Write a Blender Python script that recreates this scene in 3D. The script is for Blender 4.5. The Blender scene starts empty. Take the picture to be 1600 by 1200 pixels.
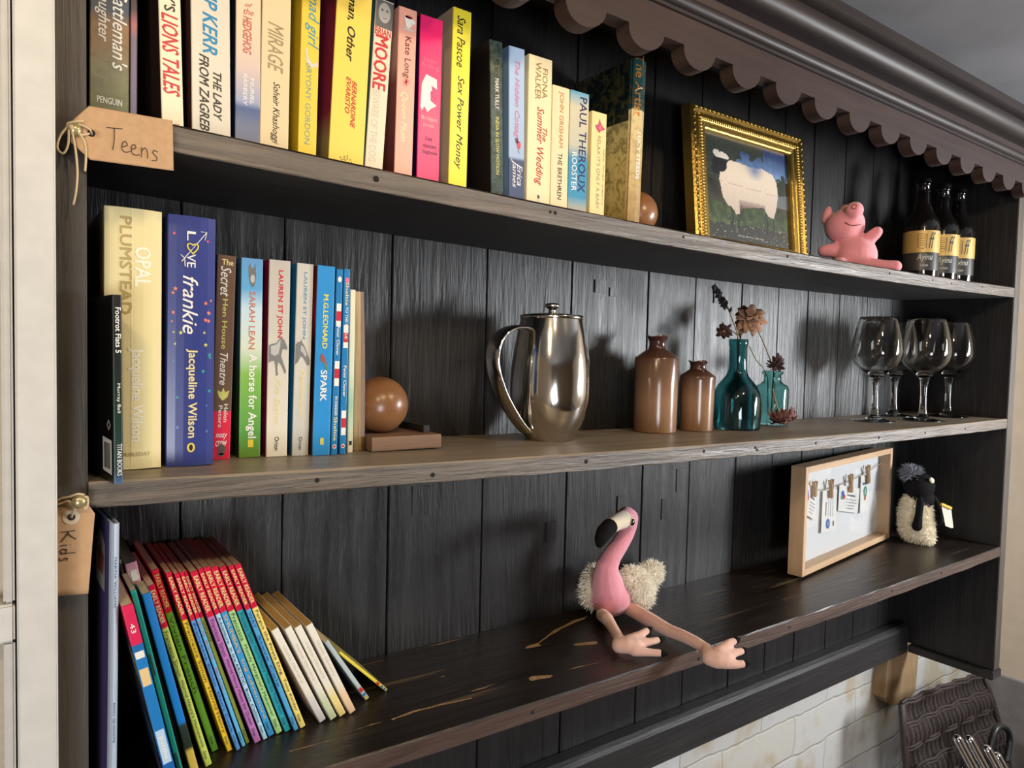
import bpy, bmesh, math, random
from mathutils import Vector, Matrix, noise
from mathutils.geometry import tessellate_polygon

scene = bpy.context.scene
C = scene.collection
R_ = random.Random(7)
PI = math.pi
ZC = 1.45                      # camera height above the floor; everything below is given relative to it

# ------------------------------------------------------------------ camera, world, lights, exposure
cam_data = bpy.data.cameras.new('camera')
cam_data.sensor_width = 36.0
cam_data.lens = 36.0 * 1115.73 / 1600.0
cam_data.clip_start = 0.01
cam = bpy.data.objects.new('camera', cam_data)
C.objects.link(cam)
_r = Vector((0.8156, -0.5781, 0.0235)).normalized()
_f = Vector((0.5786, 0.8144, -0.0449)).normalized()
_u = _r.cross(_f).normalized()
_r = _f.cross(_u).normalized()
M = Matrix((( _r.x, _u.x, -_f.x, -0.0514), (_r.y, _u.y, -_f.y, -0.6291), (_r.z, _u.z, -_f.z, ZC), (0, 0, 0, 1)))
cam.matrix_world = M
scene.camera = cam

world = bpy.data.worlds.new('world')
scene.world = world
world.use_nodes = True
world.node_tree.nodes['Background'].inputs[0].default_value = (0.55, 0.65, 0.85, 1)
world.node_tree.nodes['Background'].inputs[1].default_value = 0.15

def area_light(name, loc, target, sx, sy, watts, col):
    d = bpy.data.lights.new(name, 'AREA')
    d.shape = 'RECTANGLE'; d.size = sx; d.size_y = sy; d.energy = watts; d.color = col
    o = bpy.data.objects.new(name, d); C.objects.link(o)
    o.location = loc
    dirv = Vector(target) - Vector(loc)
    o.rotation_euler = dirv.to_track_quat('-Z', 'Z').to_euler()
    return o

def bulb_light(name, loc, watts, col, rad):
    d = bpy.data.lights.new(name, 'POINT')
    d.energy = watts; d.color = col; d.shadow_soft_size = rad
    o = bpy.data.objects.new(name, d); C.objects.link(o); o.location = loc
    return o

COOL = (0.92, 0.96, 1.0)
WARM = (1.0, 0.78, 0.50)
area_light('window_light_right', (2.10, -0.86, ZC + 0.04), (1.05, 0.1, ZC - 0.03), 0.22, 0.62, 31.0, COOL)
area_light('window_light_front', (-0.85, -2.70, ZC - 0.62), (0.1, 0.1, ZC - 0.32), 0.7, 0.8, 34.0, (0.93, 0.96, 1.0))
bulb_light('ceiling_bulb', (0.16, -0.64, ZC + 0.48), 5.2, WARM, 0.03)
bulb_light('ceiling_bulb', (0.72, -0.62, ZC + 0.485), 6.8, WARM, 0.03)
bulb_light('ceiling_bulb', (-0.32, -0.80, ZC + 0.48), 8.0, WARM, 0.03)

vs = scene.view_settings
vs.view_transform = 'Standard'; vs.look = 'None'; vs.exposure = 0.28; vs.gamma = 1.0
try: vs.use_curve_mapping = False
except Exception: pass
try:
    scene.cycles.use_denoising = True
    scene.cycles.max_bounces = 10; scene.cycles.transmission_bounces = 10
    scene.cycles.caustics_reflective = False; scene.cycles.caustics_refractive = False
    scene.cycles.sample_clamp_indirect = 4.0
except Exception: pass

# ------------------------------------------------------------------ materials
def srgb(r, g, b):
    f = lambda c: (c / 255 / 12.92) if c / 255 <= 0.04045 else ((c / 255 + 0.055) / 1.055) ** 2.4
    return (f(r), f(g), f(b))

def new_mat(name):
    m = bpy.data.materials.new(name); m.use_nodes = True
    nt = m.node_tree
    return m, nt, nt.nodes['Principled BSDF']

_MC = {}
def plain(col, rough=0.5, metal=0.0, spec=0.5, bump=0.0, bscale=300.0, name='paint', sheen=0.0, vary=0.0):
    key = (tuple(round(c, 4) for c in col), rough, metal, spec, bump, bscale, sheen, vary)
    if key in _MC: return _MC[key]
    m, nt, b = new_mat(name)
    b.inputs['Base Color'].default_value = (*col, 1)
    b.inputs['Roughness'].default_value = rough
    b.inputs['Metallic'].default_value = metal
    b.inputs['Specular IOR Level'].default_value = spec
    if sheen: b.inputs['Sheen Weight'].default_value = sheen
    if bump or vary:
        tc = nt.nodes.new('ShaderNodeTexCoord')
        nz = nt.nodes.new('ShaderNodeTexNoise'); nz.inputs['Scale'].default_value = bscale
        nz.inputs['Detail'].default_value = 4
        nt.links.new(tc.outputs['Object'], nz.inputs['Vector'])
        if bump:
            bp = nt.nodes.new('ShaderNodeBump'); bp.inputs['Strength'].default_value = bump; bp.inputs['Distance'].default_value = 0.002
            nt.links.new(nz.outputs['Fac'], bp.inputs['Height']); nt.links.new(bp.outputs['Normal'], b.inputs['Normal'])
        if vary:
            cr = nt.nodes.new('ShaderNodeValToRGB')
            cr.color_ramp.elements[0].position = 0.3; cr.color_ramp.elements[1].position = 0.7
            cr.color_ramp.elements[0].color = (*[c * (1 - vary) for c in col], 1)
            cr.color_ramp.elements[1].color = (*[min(1, c * (1 + vary)) for c in col], 1)
            nt.links.new(nz.outputs['Fac'], cr.inputs['Fac']); nt.links.new(cr.outputs['Color'], b.inputs['Base Color'])
    _MC[key] = m
    return m

def printed(stops, h, rough=0.38, const=False, art=None, name='printed_cover'):
    """A printed cover whose design changes up its height h (stops: fraction from the foot, colour); art = (colour, noise scale, amount)."""
    m, nt, b = new_mat(name)
    b.inputs['Roughness'].default_value = rough
    tc = nt.nodes.new('ShaderNodeTexCoord')
    sp = nt.nodes.new('ShaderNodeSeparateXYZ'); nt.links.new(tc.outputs['Object'], sp.inputs[0])
    dv = nt.nodes.new('ShaderNodeMath'); dv.operation = 'DIVIDE'; dv.inputs[1].default_value = h
    nt.links.new(sp.outputs['Z'], dv.inputs[0])
    cr = nt.nodes.new('ShaderNodeValToRGB')
    cr.color_ramp.interpolation = 'CONSTANT' if const else 'LINEAR'
    els = cr.color_ramp.elements
    while len(els) < len(stops): els.new(0.5)
    for e, (f, c) in zip(els, sorted(stops)):
        e.position = f; e.color = (*c, 1)
    nt.links.new(dv.outputs[0], cr.inputs['Fac'])
    out = cr.outputs['Color']
    if art:
        acol, asc, amt = art
        nz = nt.nodes.new('ShaderNodeTexNoise'); nz.inputs['Scale'].default_value = asc; nz.inputs['Detail'].default_value = 6
        nz.inputs['Distortion'].default_value = 1.2
        nt.links.new(tc.outputs['Object'], nz.inputs['Vector'])
        r2 = nt.nodes.new('ShaderNodeValToRGB'); r2.color_ramp.elements[0].position = 0.45; r2.color_ramp.elements[1].position = 0.6
        nt.links.new(nz.outputs['Fac'], r2.inputs['Fac'])
        ml = nt.nodes.new('ShaderNodeMath'); ml.operation = 'MULTIPLY'; ml.inputs[1].default_value = amt
        nt.links.new(r2.outputs['Color'], ml.inputs[0])
        mx = nt.nodes.new('ShaderNodeMix'); mx.data_type = 'RGBA'
        nt.links.new(ml.outputs[0], mx.inputs[0]); nt.links.new(out, mx.inputs[6]); mx.inputs[7].default_value = (*acol, 1)
        out = mx.outputs[2]
    nt.links.new(out, b.inputs['Base Color'])
    return m

def wood(name, dark, light, axis='X', rough=0.5, bump=0.35, grain=1.0, wear=None, wear_amt=0.0, spec=0.5, stretch=14.0):
    """Sawn timber with the grain along one axis; wear = colour of bare scratches along the grain."""
    m, nt, b = new_mat(name)
    b.inputs['Roughness'].default_value = rough
    b.inputs['Specular IOR Level'].default_value = spec
    tc = nt.nodes.new('ShaderNodeTexCoord')
    oi = nt.nodes.new('ShaderNodeObjectInfo')
    off = nt.nodes.new('ShaderNodeVectorMath'); off.operation = 'SCALE'; off.inputs[0].default_value = (3.1, 5.7, 7.3)
    nt.links.new(oi.outputs['Random'], off.inputs['Scale'])
    ad = nt.nodes.new('ShaderNodeVectorMath'); ad.operation = 'ADD'
    nt.links.new(tc.outputs['Object'], ad.inputs[0]); nt.links.new(off.outputs[0], ad.inputs[1])
    mp = nt.nodes.new('ShaderNodeMapping')
    s = [stretch * 6 * grain] * 3; s['XYZ'.index(axis)] = 5.0 * grain
    mp.inputs['Scale'].default_value = s
    nt.links.new(ad.outputs[0], mp.inputs['Vector'])
    n1 = nt.nodes.new('ShaderNodeTexNoise'); n1.inputs['Scale'].default_value = 1.0; n1.inputs['Detail'].default_value = 8
    n1.inputs['Roughness'].default_value = 0.65; n1.inputs['Distortion'].default_value = 0.8
    nt.links.new(mp.outputs[0], n1.inputs['Vector'])
    n2 = nt.nodes.new('ShaderNodeTexNoise'); n2.inputs['Scale'].default_value = 7.0; n2.inputs['Detail'].default_value = 3
    nt.links.new(ad.outputs[0], n2.inputs['Vector'])
    cr = nt.nodes.new('ShaderNodeValToRGB')
    cr.color_ramp.elements[0].position = 0.32; cr.color_ramp.elements[1].position = 0.68
    cr.color_ramp.elements[0].color = (*dark, 1); cr.color_ramp.elements[1].color = (*light, 1)
    mixf = nt.nodes.new('ShaderNodeMath'); mixf.operation = 'MULTIPLY_ADD'; mixf.inputs[1].default_value = 0.35
    nt.links.new(n2.outputs['Fac'], mixf.inputs[0])
    sc = nt.nodes.new('ShaderNodeMath'); sc.operation = 'MULTIPLY'; sc.inputs[1].default_value = 0.65
    nt.links.new(n1.outputs['Fac'], sc.inputs[0]); nt.links.new(sc.outputs[0], mixf.inputs[2])
    nt.links.new(mixf.outputs[0], cr.inputs['Fac'])
    out = cr.outputs['Color']
    if wear:
        mp2 = nt.nodes.new('ShaderNodeMapping')
        s2 = [95.0] * 3; s2['XYZ'.index(axis)] = 6.0
        mp2.inputs['Scale'].default_value = s2
        nt.links.new(ad.outputs[0], mp2.inputs['Vector'])
        n3 = nt.nodes.new('ShaderNodeTexNoise'); n3.inputs['Scale'].default_value = 1.0; n3.inputs['Detail'].default_value = 5
        nt.links.new(mp2.outputs[0], n3.inputs['Vector'])
        r3 = nt.nodes.new('ShaderNodeValToRGB')
        r3.color_ramp.elements[0].position = 0.66 - 0.06 * wear_amt; r3.color_ramp.elements[1].position = 0.71 - 0.04 * wear_amt
        nt.links.new(n3.outputs['Fac'], r3.inputs['Fac'])
        mx = nt.nodes.new('ShaderNodeMix'); mx.data_type = 'RGBA'
        nt.links.new(r3.outputs['Color'], mx.inputs[0]); nt.links.new(out, mx.inputs[6]); mx.inputs[7].default_value = (*wear, 1)
        out = mx.outputs[2]
    nt.links.new(out, b.inputs['Base Color'])
    mp4 = nt.nodes.new('ShaderNodeMapping'); s4 = [260.0 * grain] * 3; s4['XYZ'.index(axis)] = 22.0 * grain
    mp4.inputs['Scale'].default_value = s4; nt.links.new(ad.outputs[0], mp4.inputs['Vector'])
    n4 = nt.nodes.new('ShaderNodeTexNoise'); n4.inputs['Scale'].default_value = 1.0; n4.inputs['Detail'].default_value = 3
    nt.links.new(mp4.outputs[0], n4.inputs['Vector'])
    hs = nt.nodes.new('ShaderNodeMath'); hs.operation = 'MULTIPLY_ADD'; hs.inputs[1].default_value = 0.45
    nt.links.new(n4.outputs['Fac'], hs.inputs[0]); nt.links.new(n1.outputs['Fac'], hs.inputs[2])
    bp = nt.nodes.new('ShaderNodeBump'); bp.inputs['Strength'].default_value = bump; bp.inputs['Distance'].default_value = 0.003
    nt.links.new(hs.outputs[0], bp.inputs['Height'])
    nt.links.new(bp.outputs['Normal'], b.inputs['Normal'])
    return m

def glass(name, col, rough=0.0, ior=1.45):
    m, nt, b = new_mat(name)
    b.inputs['Base Color'].default_value = (*col, 1)
    b.inputs['Roughness'].default_value = rough
    b.inputs['IOR'].default_value = ior
    b.inputs['Transmission Weight'].default_value = 1.0
    return m

def pane_glass(name):
    m = bpy.data.materials.new(name); m.use_nodes = True
    nt = m.node_tree; nt.nodes.clear()
    o = nt.nodes.new('ShaderNodeOutputMaterial'); mx = nt.nodes.new('ShaderNodeMixShader')
    t = nt.nodes.new('ShaderNodeBsdfTransparent'); g = nt.nodes.new('ShaderNodeBsdfGlossy'); g.inputs['Roughness'].default_value = 0.02
    lw = nt.nodes.new('ShaderNodeLayerWeight'); lw.inputs['Blend'].default_value = 0.5
    pw = nt.nodes.new('ShaderNodeMath'); pw.operation = 'POWER'; pw.inputs[1].default_value = 5.0
    ma = nt.nodes.new('ShaderNodeMath'); ma.operation = 'MULTIPLY_ADD'; ma.inputs[1].default_value = 0.9; ma.inputs[2].default_value = 0.04
    nt.links.new(lw.outputs['Facing'], pw.inputs[0]); nt.links.new(pw.outputs[0], ma.inputs[0])
    nt.links.new(ma.outputs[0], mx.inputs[0]); nt.links.new(t.outputs[0], mx.inputs[1]); nt.links.new(g.outputs[0], mx.inputs[2])
    nt.links.new(mx.outputs[0], o.inputs[0])
    return m

OAK_BACK = wood('dark_oak_boards', (0.0045, 0.0042, 0.0045), (0.020, 0.0185, 0.0185), 'Z', 0.40, 0.7, 0.9, stretch=9, spec=0.55)
OAK_INNER = wood('dark_oak_panel_shade', (0.006, 0.0058, 0.007), (0.018, 0.017, 0.020), 'Z', 0.5, 0.4, 0.7)  # darker copy of the side oak, the shade inside put into its colour
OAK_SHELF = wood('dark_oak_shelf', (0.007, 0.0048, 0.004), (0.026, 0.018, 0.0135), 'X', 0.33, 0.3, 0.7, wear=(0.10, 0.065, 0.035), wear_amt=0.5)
OAK_UNDER = wood('dark_oak_soffit_shade', (0.006, 0.005, 0.005), (0.018, 0.015, 0.014), 'X', 0.6, 0.3, 0.7)  # darker shelf oak for undersides, their shade painted into the colour
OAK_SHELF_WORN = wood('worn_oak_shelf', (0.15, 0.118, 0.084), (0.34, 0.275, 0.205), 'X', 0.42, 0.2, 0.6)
OAK_EDGE = wood('sawn_oak_edge', (0.035, 0.026, 0.02), (0.165, 0.130, 0.098), 'X', 0.42, 0.9, 1.2, spec=0.8)
OAK_EDGE_LOW = wood('sawn_oak_edge_reddish', (0.035, 0.02, 0.016), (0.10, 0.062, 0.047), 'X', 0.45, 0.5, 1.0)
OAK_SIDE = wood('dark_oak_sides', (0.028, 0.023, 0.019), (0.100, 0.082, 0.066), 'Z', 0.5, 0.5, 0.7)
OAK_RAIL = wood('black_oak_rail', (0.010, 0.009, 0.0095), (0.032, 0.029, 0.029), 'X', 0.5, 0.4, 0.7)
OAK_FRIEZE = wood('brown_oak_frieze', (0.024, 0.0140, 0.0128), (0.048, 0.030, 0.027), 'X', 0.6, 0.15, 0.5, spec=0.25)
OAK_MOULD = wood('polished_oak_moulding', (0.015, 0.010, 0.010), (0.03, 0.021, 0.02), 'X', 0.50, 0.2, 0.6, spec=0.35)
HOLE = plain((0.004, 0.0035, 0.003), 0.9, name='nail_hole_dark')
PAGE = plain(srgb(214, 196, 160), 0.85, name='paper_pages', bump=0.25, bscale=900)
PAGE_OLD = plain(srgb(176, 142, 92), 0.9, name='aged_paper_pages', bump=0.3, bscale=600)

# ------------------------------------------------------------------ mesh helpers
def link(o, parent=None):
    C.objects.link(o)
    if parent is not None: o.parent = parent
    return o

def empty(name, label, cat, loc=(0, 0, 0), rot=(0, 0, 0), group=None):
    o = bpy.data.objects.new(name, None); o.empty_display_size = 0.02
    C.objects.link(o); o.location = loc; o.rotation_euler = rot
    o['label'] = label; o['category'] = cat
    if group: o['group'] = group
    return o

def tag(o, label, cat, group=None):
    o['label'] = label; o['category'] = cat
    if group: o['group'] = group
    return o

def struct(o):
    o['kind'] = 'structure'
    return o

def obj(name, bm_or_me, mats, parent=None, smooth=False, loc=None, rot=None, autosm=None):
    if isinstance(bm_or_me, bmesh.types.BMesh):
        bmesh.ops.recalc_face_normals(bm_or_me, faces=bm_or_me.faces)
        me = bpy.data.meshes.new(name); bm_or_me.to_mesh(me); bm_or_me.free()
    else:
        me = bm_or_me; me.name = name
    for m in (mats if isinstance(mats, (list, tuple)) else [mats]): me.materials.append(m)
    if smooth:
        me.polygons.foreach_set('use_smooth', [True] * len(me.polygons))
        if autosm is not None:
            try: me.set_sharp_from_angle(angle=math.radians(autosm))
            except Exception: pass
    o = bpy.data.objects.new(name, me)
    link(o, parent)
    if loc is not None: o.location = loc
    if rot is not None: o.rotation_euler = rot
    return o

def raw(verts, faces):
    me = bpy.data.meshes.new('m'); me.from_pydata([tuple(v) for v in verts], [], faces); me.update()
    return me

def box(bm, x0, x1, y0, y1, z0, z1, bev=0.0, mi=0):
    vs_ = [bm.verts.new(p) for p in ((x0, y0, z0), (x1, y0, z0), (x1, y1, z0), (x0, y1, z0), (x0, y0, z1), (x1, y0, z1), (x1, y1, z1), (x0, y1, z1))]
    fs = []
    for q in ((0, 3, 2, 1), (4, 5, 6, 7), (0, 1, 5, 4), (1, 2, 6, 5), (2, 3, 7, 6), (3, 0, 4, 7)):
        f = bm.faces.new([vs_[i] for i in q]); f.material_index = mi; fs.append(f)
    if bev > 0:
        es = set(e for f in fs for e in f.edges)
        bmesh.ops.bevel(bm, geom=list(es), offset=bev, segments=2, affect='EDGES', clamp_overlap=True)
    return bm

def boxbm(*a, **k):
    bm = bmesh.new(); box(bm, *a, **k); return bm

def prism(bm, poly, z0, z1, mi=0):
    """poly in xy extruded in z"""
    lo = [bm.verts.new((x, y, z0)) for x, y in poly]; hi = [bm.verts.new((x, y, z1)) for x, y in poly]
    n = len(poly)
    fs = [bm.faces.new(lo[::-1]), bm.faces.new(hi)]
    for i in range(n): fs.append(bm.faces.new((lo[i], lo[(i + 1) % n], hi[(i + 1) % n], hi[i])))
    for f in fs: f.material_index = mi
    return fs

def lathe(bm, prof, seg=48, close_bottom=False, close_top=False, mi=0, ax=(0, 0)):
    rings = []
    for r, z in prof:
        if r < 1e-6: rings.append([bm.verts.new((ax[0], ax[1], z))])
        else: rings.append([bm.verts.new((ax[0] + r * math.cos(2 * PI * i / seg), ax[1] + r * math.sin(2 * PI * i / seg), z)) for i in range(seg)])
    for a, b in zip(rings, rings[1:]):
        for i in range(seg):
            j = (i + 1) % seg
            if len(a) == 1 and len(b) == 1: continue
            if len(a) == 1: f = bm.faces.new((a[0], b[j], b[i]))
            elif len(b) == 1: f = bm.faces.new((a[i], a[j], b[0]))
            else: f = bm.faces.new((a[i], a[j], b[j], b[i]))
            f.material_index = mi
    if close_bottom and len(rings[0]) > 1: bm.faces.new(rings[0][::-1]).material_index = mi
    if close_top and len(rings[-1]) > 1: bm.faces.new(rings[-1]).material_index = mi
    return bm

def smooth_path(pts, n=6):
    """Catmull-Rom through points of any dimension"""
    P = [tuple(p) for p in pts]
    out = []
    for i in range(len(P) - 1):
        p0 = P[max(0, i - 1)]; p1 = P[i]; p2 = P[i + 1]; p3 = P[min(len(P) - 1, i + 2)]
        for k in range(n):
            t = k / n
            out.append(tuple(0.5 * ((2 * b) + (-a + c) * t + (2 * a - 5 * b + 4 * c - d) * t * t + (-a + 3 * b - 3 * c + d) * t ** 3) for a, b, c, d in zip(p0, p1, p2, p3)))
    out.append(P[-1])
    return out

def tube(bm, pts, rad, seg=8, mi=0, flat=None, cap=True, up=None):
    """Sweep along pts; rad number or list; flat=(wide, thick) makes a strip with 'up' as the wide direction"""
    pts = [Vector(p) for p in pts]; n = len(pts)
    rs = rad if isinstance(rad, (list, tuple)) else [rad] * n
    rings = []; prev = None
    for i in range(n):
        t = (pts[min(n - 1, i + 1)] - pts[max(0, i - 1)]).normalized()
        if up is not None: a = Vector(up)
        elif prev is None: a = Vector((0, 0, 1)) if abs(t.z) < 0.9 else Vector((1, 0, 0))
        else: a = prev
        a = (a - t * a.dot(t)).normalized(); prev = a
        b = t.cross(a)
        ring = []
        for k in range(seg):
            w = 2 * PI * k / seg
            if flat: off = a * (flat[0] * math.cos(w)) * rs[i] + b * (flat[1] * math.sin(w)) * rs[i]
            else: off = (a * math.cos(w) + b * math.sin(w)) * rs[i]
            ring.append(bm.verts.new(pts[i] + off))
        rings.append(ring)
    for r0, r1 in zip(rings, rings[1:]):
        for k in range(seg):
            bm.faces.new((r0[k], r0[(k + 1) % seg], r1[(k + 1) % seg], r1[k])).material_index = mi
    if cap:
        bm.faces.new(rings[0][::-1]).material_index = mi; bm.faces.new(rings[-1]).material_index = mi
    return bm

def ball(bm, c, r, sub=2, scale=(1, 1, 1), rot=None, mi=0):
    m = Matrix.Translation(c)
    if rot is not None: m = m @ rot
    m = m @ Matrix.Diagonal((r * scale[0], r * scale[1], r * scale[2], 1))
    res = bmesh.ops.create_icosphere(bm, subdivisions=sub, radius=1.0, matrix=m)
    for v in res['verts']:
        for f in v.link_faces: f.material_index = mi
    return bm

def uvball(bm, c, r, scale=(1, 1, 1), rot=None, seg=24, mi=0):
    m = Matrix.Translation(c)
    if rot is not None: m = m @ rot
    m = m @ Matrix.Diagonal((r * scale[0], r * scale[1], r * scale[2], 1))
    res = bmesh.ops.create_uvsphere(bm, u_segments=seg, v_segments=seg // 2, radius=1.0, matrix=m)
    for v in res['verts']:
        for f in v.link_faces: f.material_index = mi
    return bm

def fused(build, voxel=0.003, smooth_it=6):
    """One continuous skin around overlapping blobs (voxel remesh, then smoothing)"""
    bm = bmesh.new(); build(bm)
    me = bpy.data.meshes.new('blob'); bm.to_mesh(me); bm.free()
    o = bpy.data.objects.new('blob', me); C.objects.link(o)
    md = o.modifiers.new('r', 'REMESH'); md.mode = 'VOXEL'; md.voxel_size = voxel
    if smooth_it:
        ms = o.modifiers.new('s', 'SMOOTH'); ms.iterations = smooth_it; ms.factor = 0.5
    dg = bpy.context.evaluated_depsgraph_get()
    out = bpy.data.meshes.new_from_object(o.evaluated_get(dg))
    bpy.data.objects.remove(o); bpy.data.meshes.remove(me)
    return out

def chain(bm, pts):
    """Overlapping balls along (x,y,z,r) points"""
    for a, b in zip(pts, pts[1:]):
        L = (Vector(a[:3]) - Vector(b[:3])).length
        n = max(2, int(L / (0.35 * min(a[3], b[3]))) + 1)
        for k in range(n + 1):
            t = k / n
            ball(bm, Vector(a[:3]).lerp(Vector(b[:3]), t), a[3] * (1 - t) + b[3] * t, 2)

def fur(me_src, n, length, width, seed=1, droop=0.3, wild=0.5, base=None):
    """Tapered tufts standing on the faces of a mesh; returns one mesh with the skin and its pile"""
    rnd = random.Random(seed)
    verts = [v.co.copy() for v in me_src.vertices]; faces = [tuple(p.vertices) for p in me_src.polygons]
    polys = list(me_src.polygons)
    areas = [p.area for p in polys]
    picks = rnd.choices(polys, weights=areas, k=n)
    for p in picks:
        vs_ = [me_src.vertices[i].co for i in p.vertices]
        w = [rnd.random() ** 1.0 for _ in vs_]; s = sum(w)
        c = sum((v * (k / s) for v, k in zip(vs_, w)), Vector())
        nrm = (p.normal + Vector((rnd.uniform(-1, 1), rnd.uniform(-1, 1), rnd.uniform(-1, 1))) * wild * 0.7 + Vector((0, 0, -droop))).normalized()
        L = length * rnd.uniform(0.6, 1.25)
        t = nrm.orthogonal().normalized(); q = nrm.cross(t)
        i0 = len(verts)
        a0 = rnd.uniform(0, 6.28)
        for k in range(3):
            a = a0 + k * 2.094
            verts.append(c + (t * math.cos(a) + q * math.sin(a)) * width)
        bend = Vector((rnd.uniform(-1, 1), rnd.uniform(-1, 1), rnd.uniform(-1, 0.4))) * L * 0.3
        for k in range(3):
            a = a0 + k * 2.094
            verts.append(c + nrm * L * 0.6 + bend * 0.3 + (t * math.cos(a) + q * math.sin(a)) * width * 0.75)
        verts.append(c + nrm * L + bend)
        for k in range(3):
            j = (k + 1) % 3
            faces.append((i0 + k, i0 + j, i0 + 3 + j, i0 + 3 + k)); faces.append((i0 + 3 + k, i0 + 3 + j, i0 + 6))
    return raw(verts, faces)

# lettering ---------------------------------------------------------
def text_geo(s, bold=0.0, italic=0.0, space=1.0):
    cu = bpy.data.curves.new('t', 'FONT'); cu.body = s; cu.size = 1.0; cu.resolution_u = 2
    cu.shear = italic; cu.offset = 0.0; cu.space_character = space
    o = bpy.data.objects.new('t', cu); C.objects.link(o)
    dg = bpy.context.evaluated_depsgraph_get()
    me = bpy.data.meshes.new_from_object(o.evaluated_get(dg))
    bpy.data.objects.remove(o); bpy.data.curves.remove(cu)
    vs_ = [(v.co.x, v.co.y) for v in me.vertices]; fs = [tuple(p.vertices) for p in me.polygons]
    bpy.data.meshes.remove(me)
    if not vs_: return [], []
    x0 = min(v[0] for v in vs_); x1 = max(v[0] for v in vs_); y0 = min(v[1] for v in vs_); y1 = max(v[1] for v in vs_)
    return [((x - x0) / max(1e-6, x1 - x0), (y - y0) / max(1e-6, y1 - y0)) for x, y in vs_], fs

def lettering(s, fn, mat, parent, bold=0.0, italic=0.0, name='lettering', space=1.0):
    """fn maps (0..1 along the writing, 0..1 up the letters) to a local point"""
    v, f = text_geo(s, 0.0, italic, space)
    if not v: return None
    P = [Vector(fn(a, b)) for a, b in v]; F = list(f)
    if bold:                     # heavier strokes: the outline printed again a hair to each side, each print on top of the last
        nrm = (Vector(fn(.01, 0)) - Vector(fn(0, 0))).cross(Vector(fn(0, .01)) - Vector(fn(0, 0))).normalized()
        n0 = len(P); L_ = max(1, len(s)); dx = bold * .62 / L_ * 1.6
        for k, (ex, ey) in enumerate(((dx, 0), (-dx, 0), (dx * .5, bold * .5), (-dx * .5, -bold * .5))):
            P += [Vector(fn(a + ex, b + ey)) + nrm * (.00003 * (k + 1)) for a, b in v]
            F += [tuple(i + n0 * (k + 1) for i in q) for q in f]
    return obj(name, raw(P, F), mat, parent)

def flat_text(s, origin, along, up, mat, parent, **k):
    o = Vector(origin); a = Vector(along); u = Vector(up)
    return lettering(s, lambda x, y: o + a * x + u * y, mat, parent, **k)

def blobpoly(pts, fn, mat, parent, name):
    """A flat printed shape; pts are 2-D, fn maps them to the surface"""
    return obj(name, raw([fn(x, y) for x, y in pts], [tuple(range(len(pts)))]), mat, parent)

# ------------------------------------------------------------------ shelf heights (with the sag of the old boards)
W = 1.70; D = 0.204
SH = {1: (0.1738, -0.0166, -0.0067, 0.0219), 2: (-0.1109, -0.0102, -0.0074, 0.0206), 3: (-0.3896, -0.0124, -0.0001, 0.0215)}
def sz(k, x):
    z, s, t, th = SH[k]; q = x / 2.0
    return ZC + z + s * 4 * q * (1 - q) + t * (q - 0.5)

# ------------------------------------------------------------------ the room
HC = ZC + 0.535                # the ceiling is low
BRICK, nt, b = new_mat('white_painted_brick')
tc = nt.nodes.new('ShaderNodeTexCoord')
mp = nt.nodes.new('ShaderNodeMapping'); mp.inputs['Rotation'].default_value = (PI / 2, 0, 0)
nt.links.new(tc.outputs['Object'], mp.inputs['Vector'])
nzw = nt.nodes.new('ShaderNodeTexNoise'); nzw.inputs['Scale'].default_value = 14; nt.links.new(mp.outputs[0], nzw.inputs['Vector'])
vm = nt.nodes.new('ShaderNodeVectorMath'); vm.operation = 'MULTIPLY_ADD'; vm.inputs[1].default_value = (0.022, 0.022, 0.022)
nt.links.new(nzw.outputs['Color'], vm.inputs[0]); nt.links.new(mp.outputs[0], vm.inputs[2])
br = nt.nodes.new('ShaderNodeTexBrick'); br.inputs['Scale'].default_value = 1.0
br.inputs['Brick Width'].default_value = 0.24; br.inputs['Row Height'].default_value = 0.085; br.inputs['Mortar Size'].default_value = 0.004
br.inputs['Mortar Smooth'].default_value = 1.0
br.inputs['Color1'].default_value = (0.50, 0.50, 0.50, 1); br.inputs['Color2'].default_value = (0.48, 0.465, 0.425, 1); br.inputs['Mortar'].default_value = (0.44, 0.42, 0.375, 1)
nt.links.new(vm.outputs[0], br.inputs['Vector'])
nz2 = nt.nodes.new('ShaderNodeTexNoise'); nz2.inputs['Scale'].default_value = 11; nz2.inputs['Detail'].default_value = 8; nt.links.new(tc.outputs['Object'], nz2.inputs['Vector'])
r2 = nt.nodes.new('ShaderNodeValToRGB'); r2.color_ramp.elements[0].position = 0.50; r2.color_ramp.elements[1].position = 0.62
r2.color_ramp.elements[0].color = (0, 0, 0, 1); r2.color_ramp.elements[1].color = (0.75, 0.75, 0.75, 1)
nt.links.new(nz2.outputs['Fac'], r2.inputs['Fac'])
mx = nt.nodes.new('ShaderNodeMix'); mx.data_type = 'RGBA'; mx.inputs[7].default_value = (0.40, 0.32, 0.20, 1)
nt.links.new(r2.outputs['Color'], mx.inputs[0]); nt.links.new(br.outputs['Color'], mx.inputs[6]); nt.links.new(mx.outputs[2], b.inputs['Base Color'])
mh = nt.nodes.new('ShaderNodeMath'); mh.operation = 'MULTIPLY_ADD'; mh.inputs[1].default_value = -1.0
nt.links.new(br.outputs['Fac'], mh.inputs[0]); nt.links.new(nz2.outputs['Fac'], mh.inputs[2])
bp = nt.nodes.new('ShaderNodeBump'); bp.inputs['Strength'].default_value = 0.4; bp.inputs['Distance'].default_value = 0.008
nt.links.new(mh.outputs[0], bp.inputs['Height']); nt.links.new(bp.outputs['Normal'], b.inputs['Normal'])
b.inputs['Roughness'].default_value = 0.8

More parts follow.
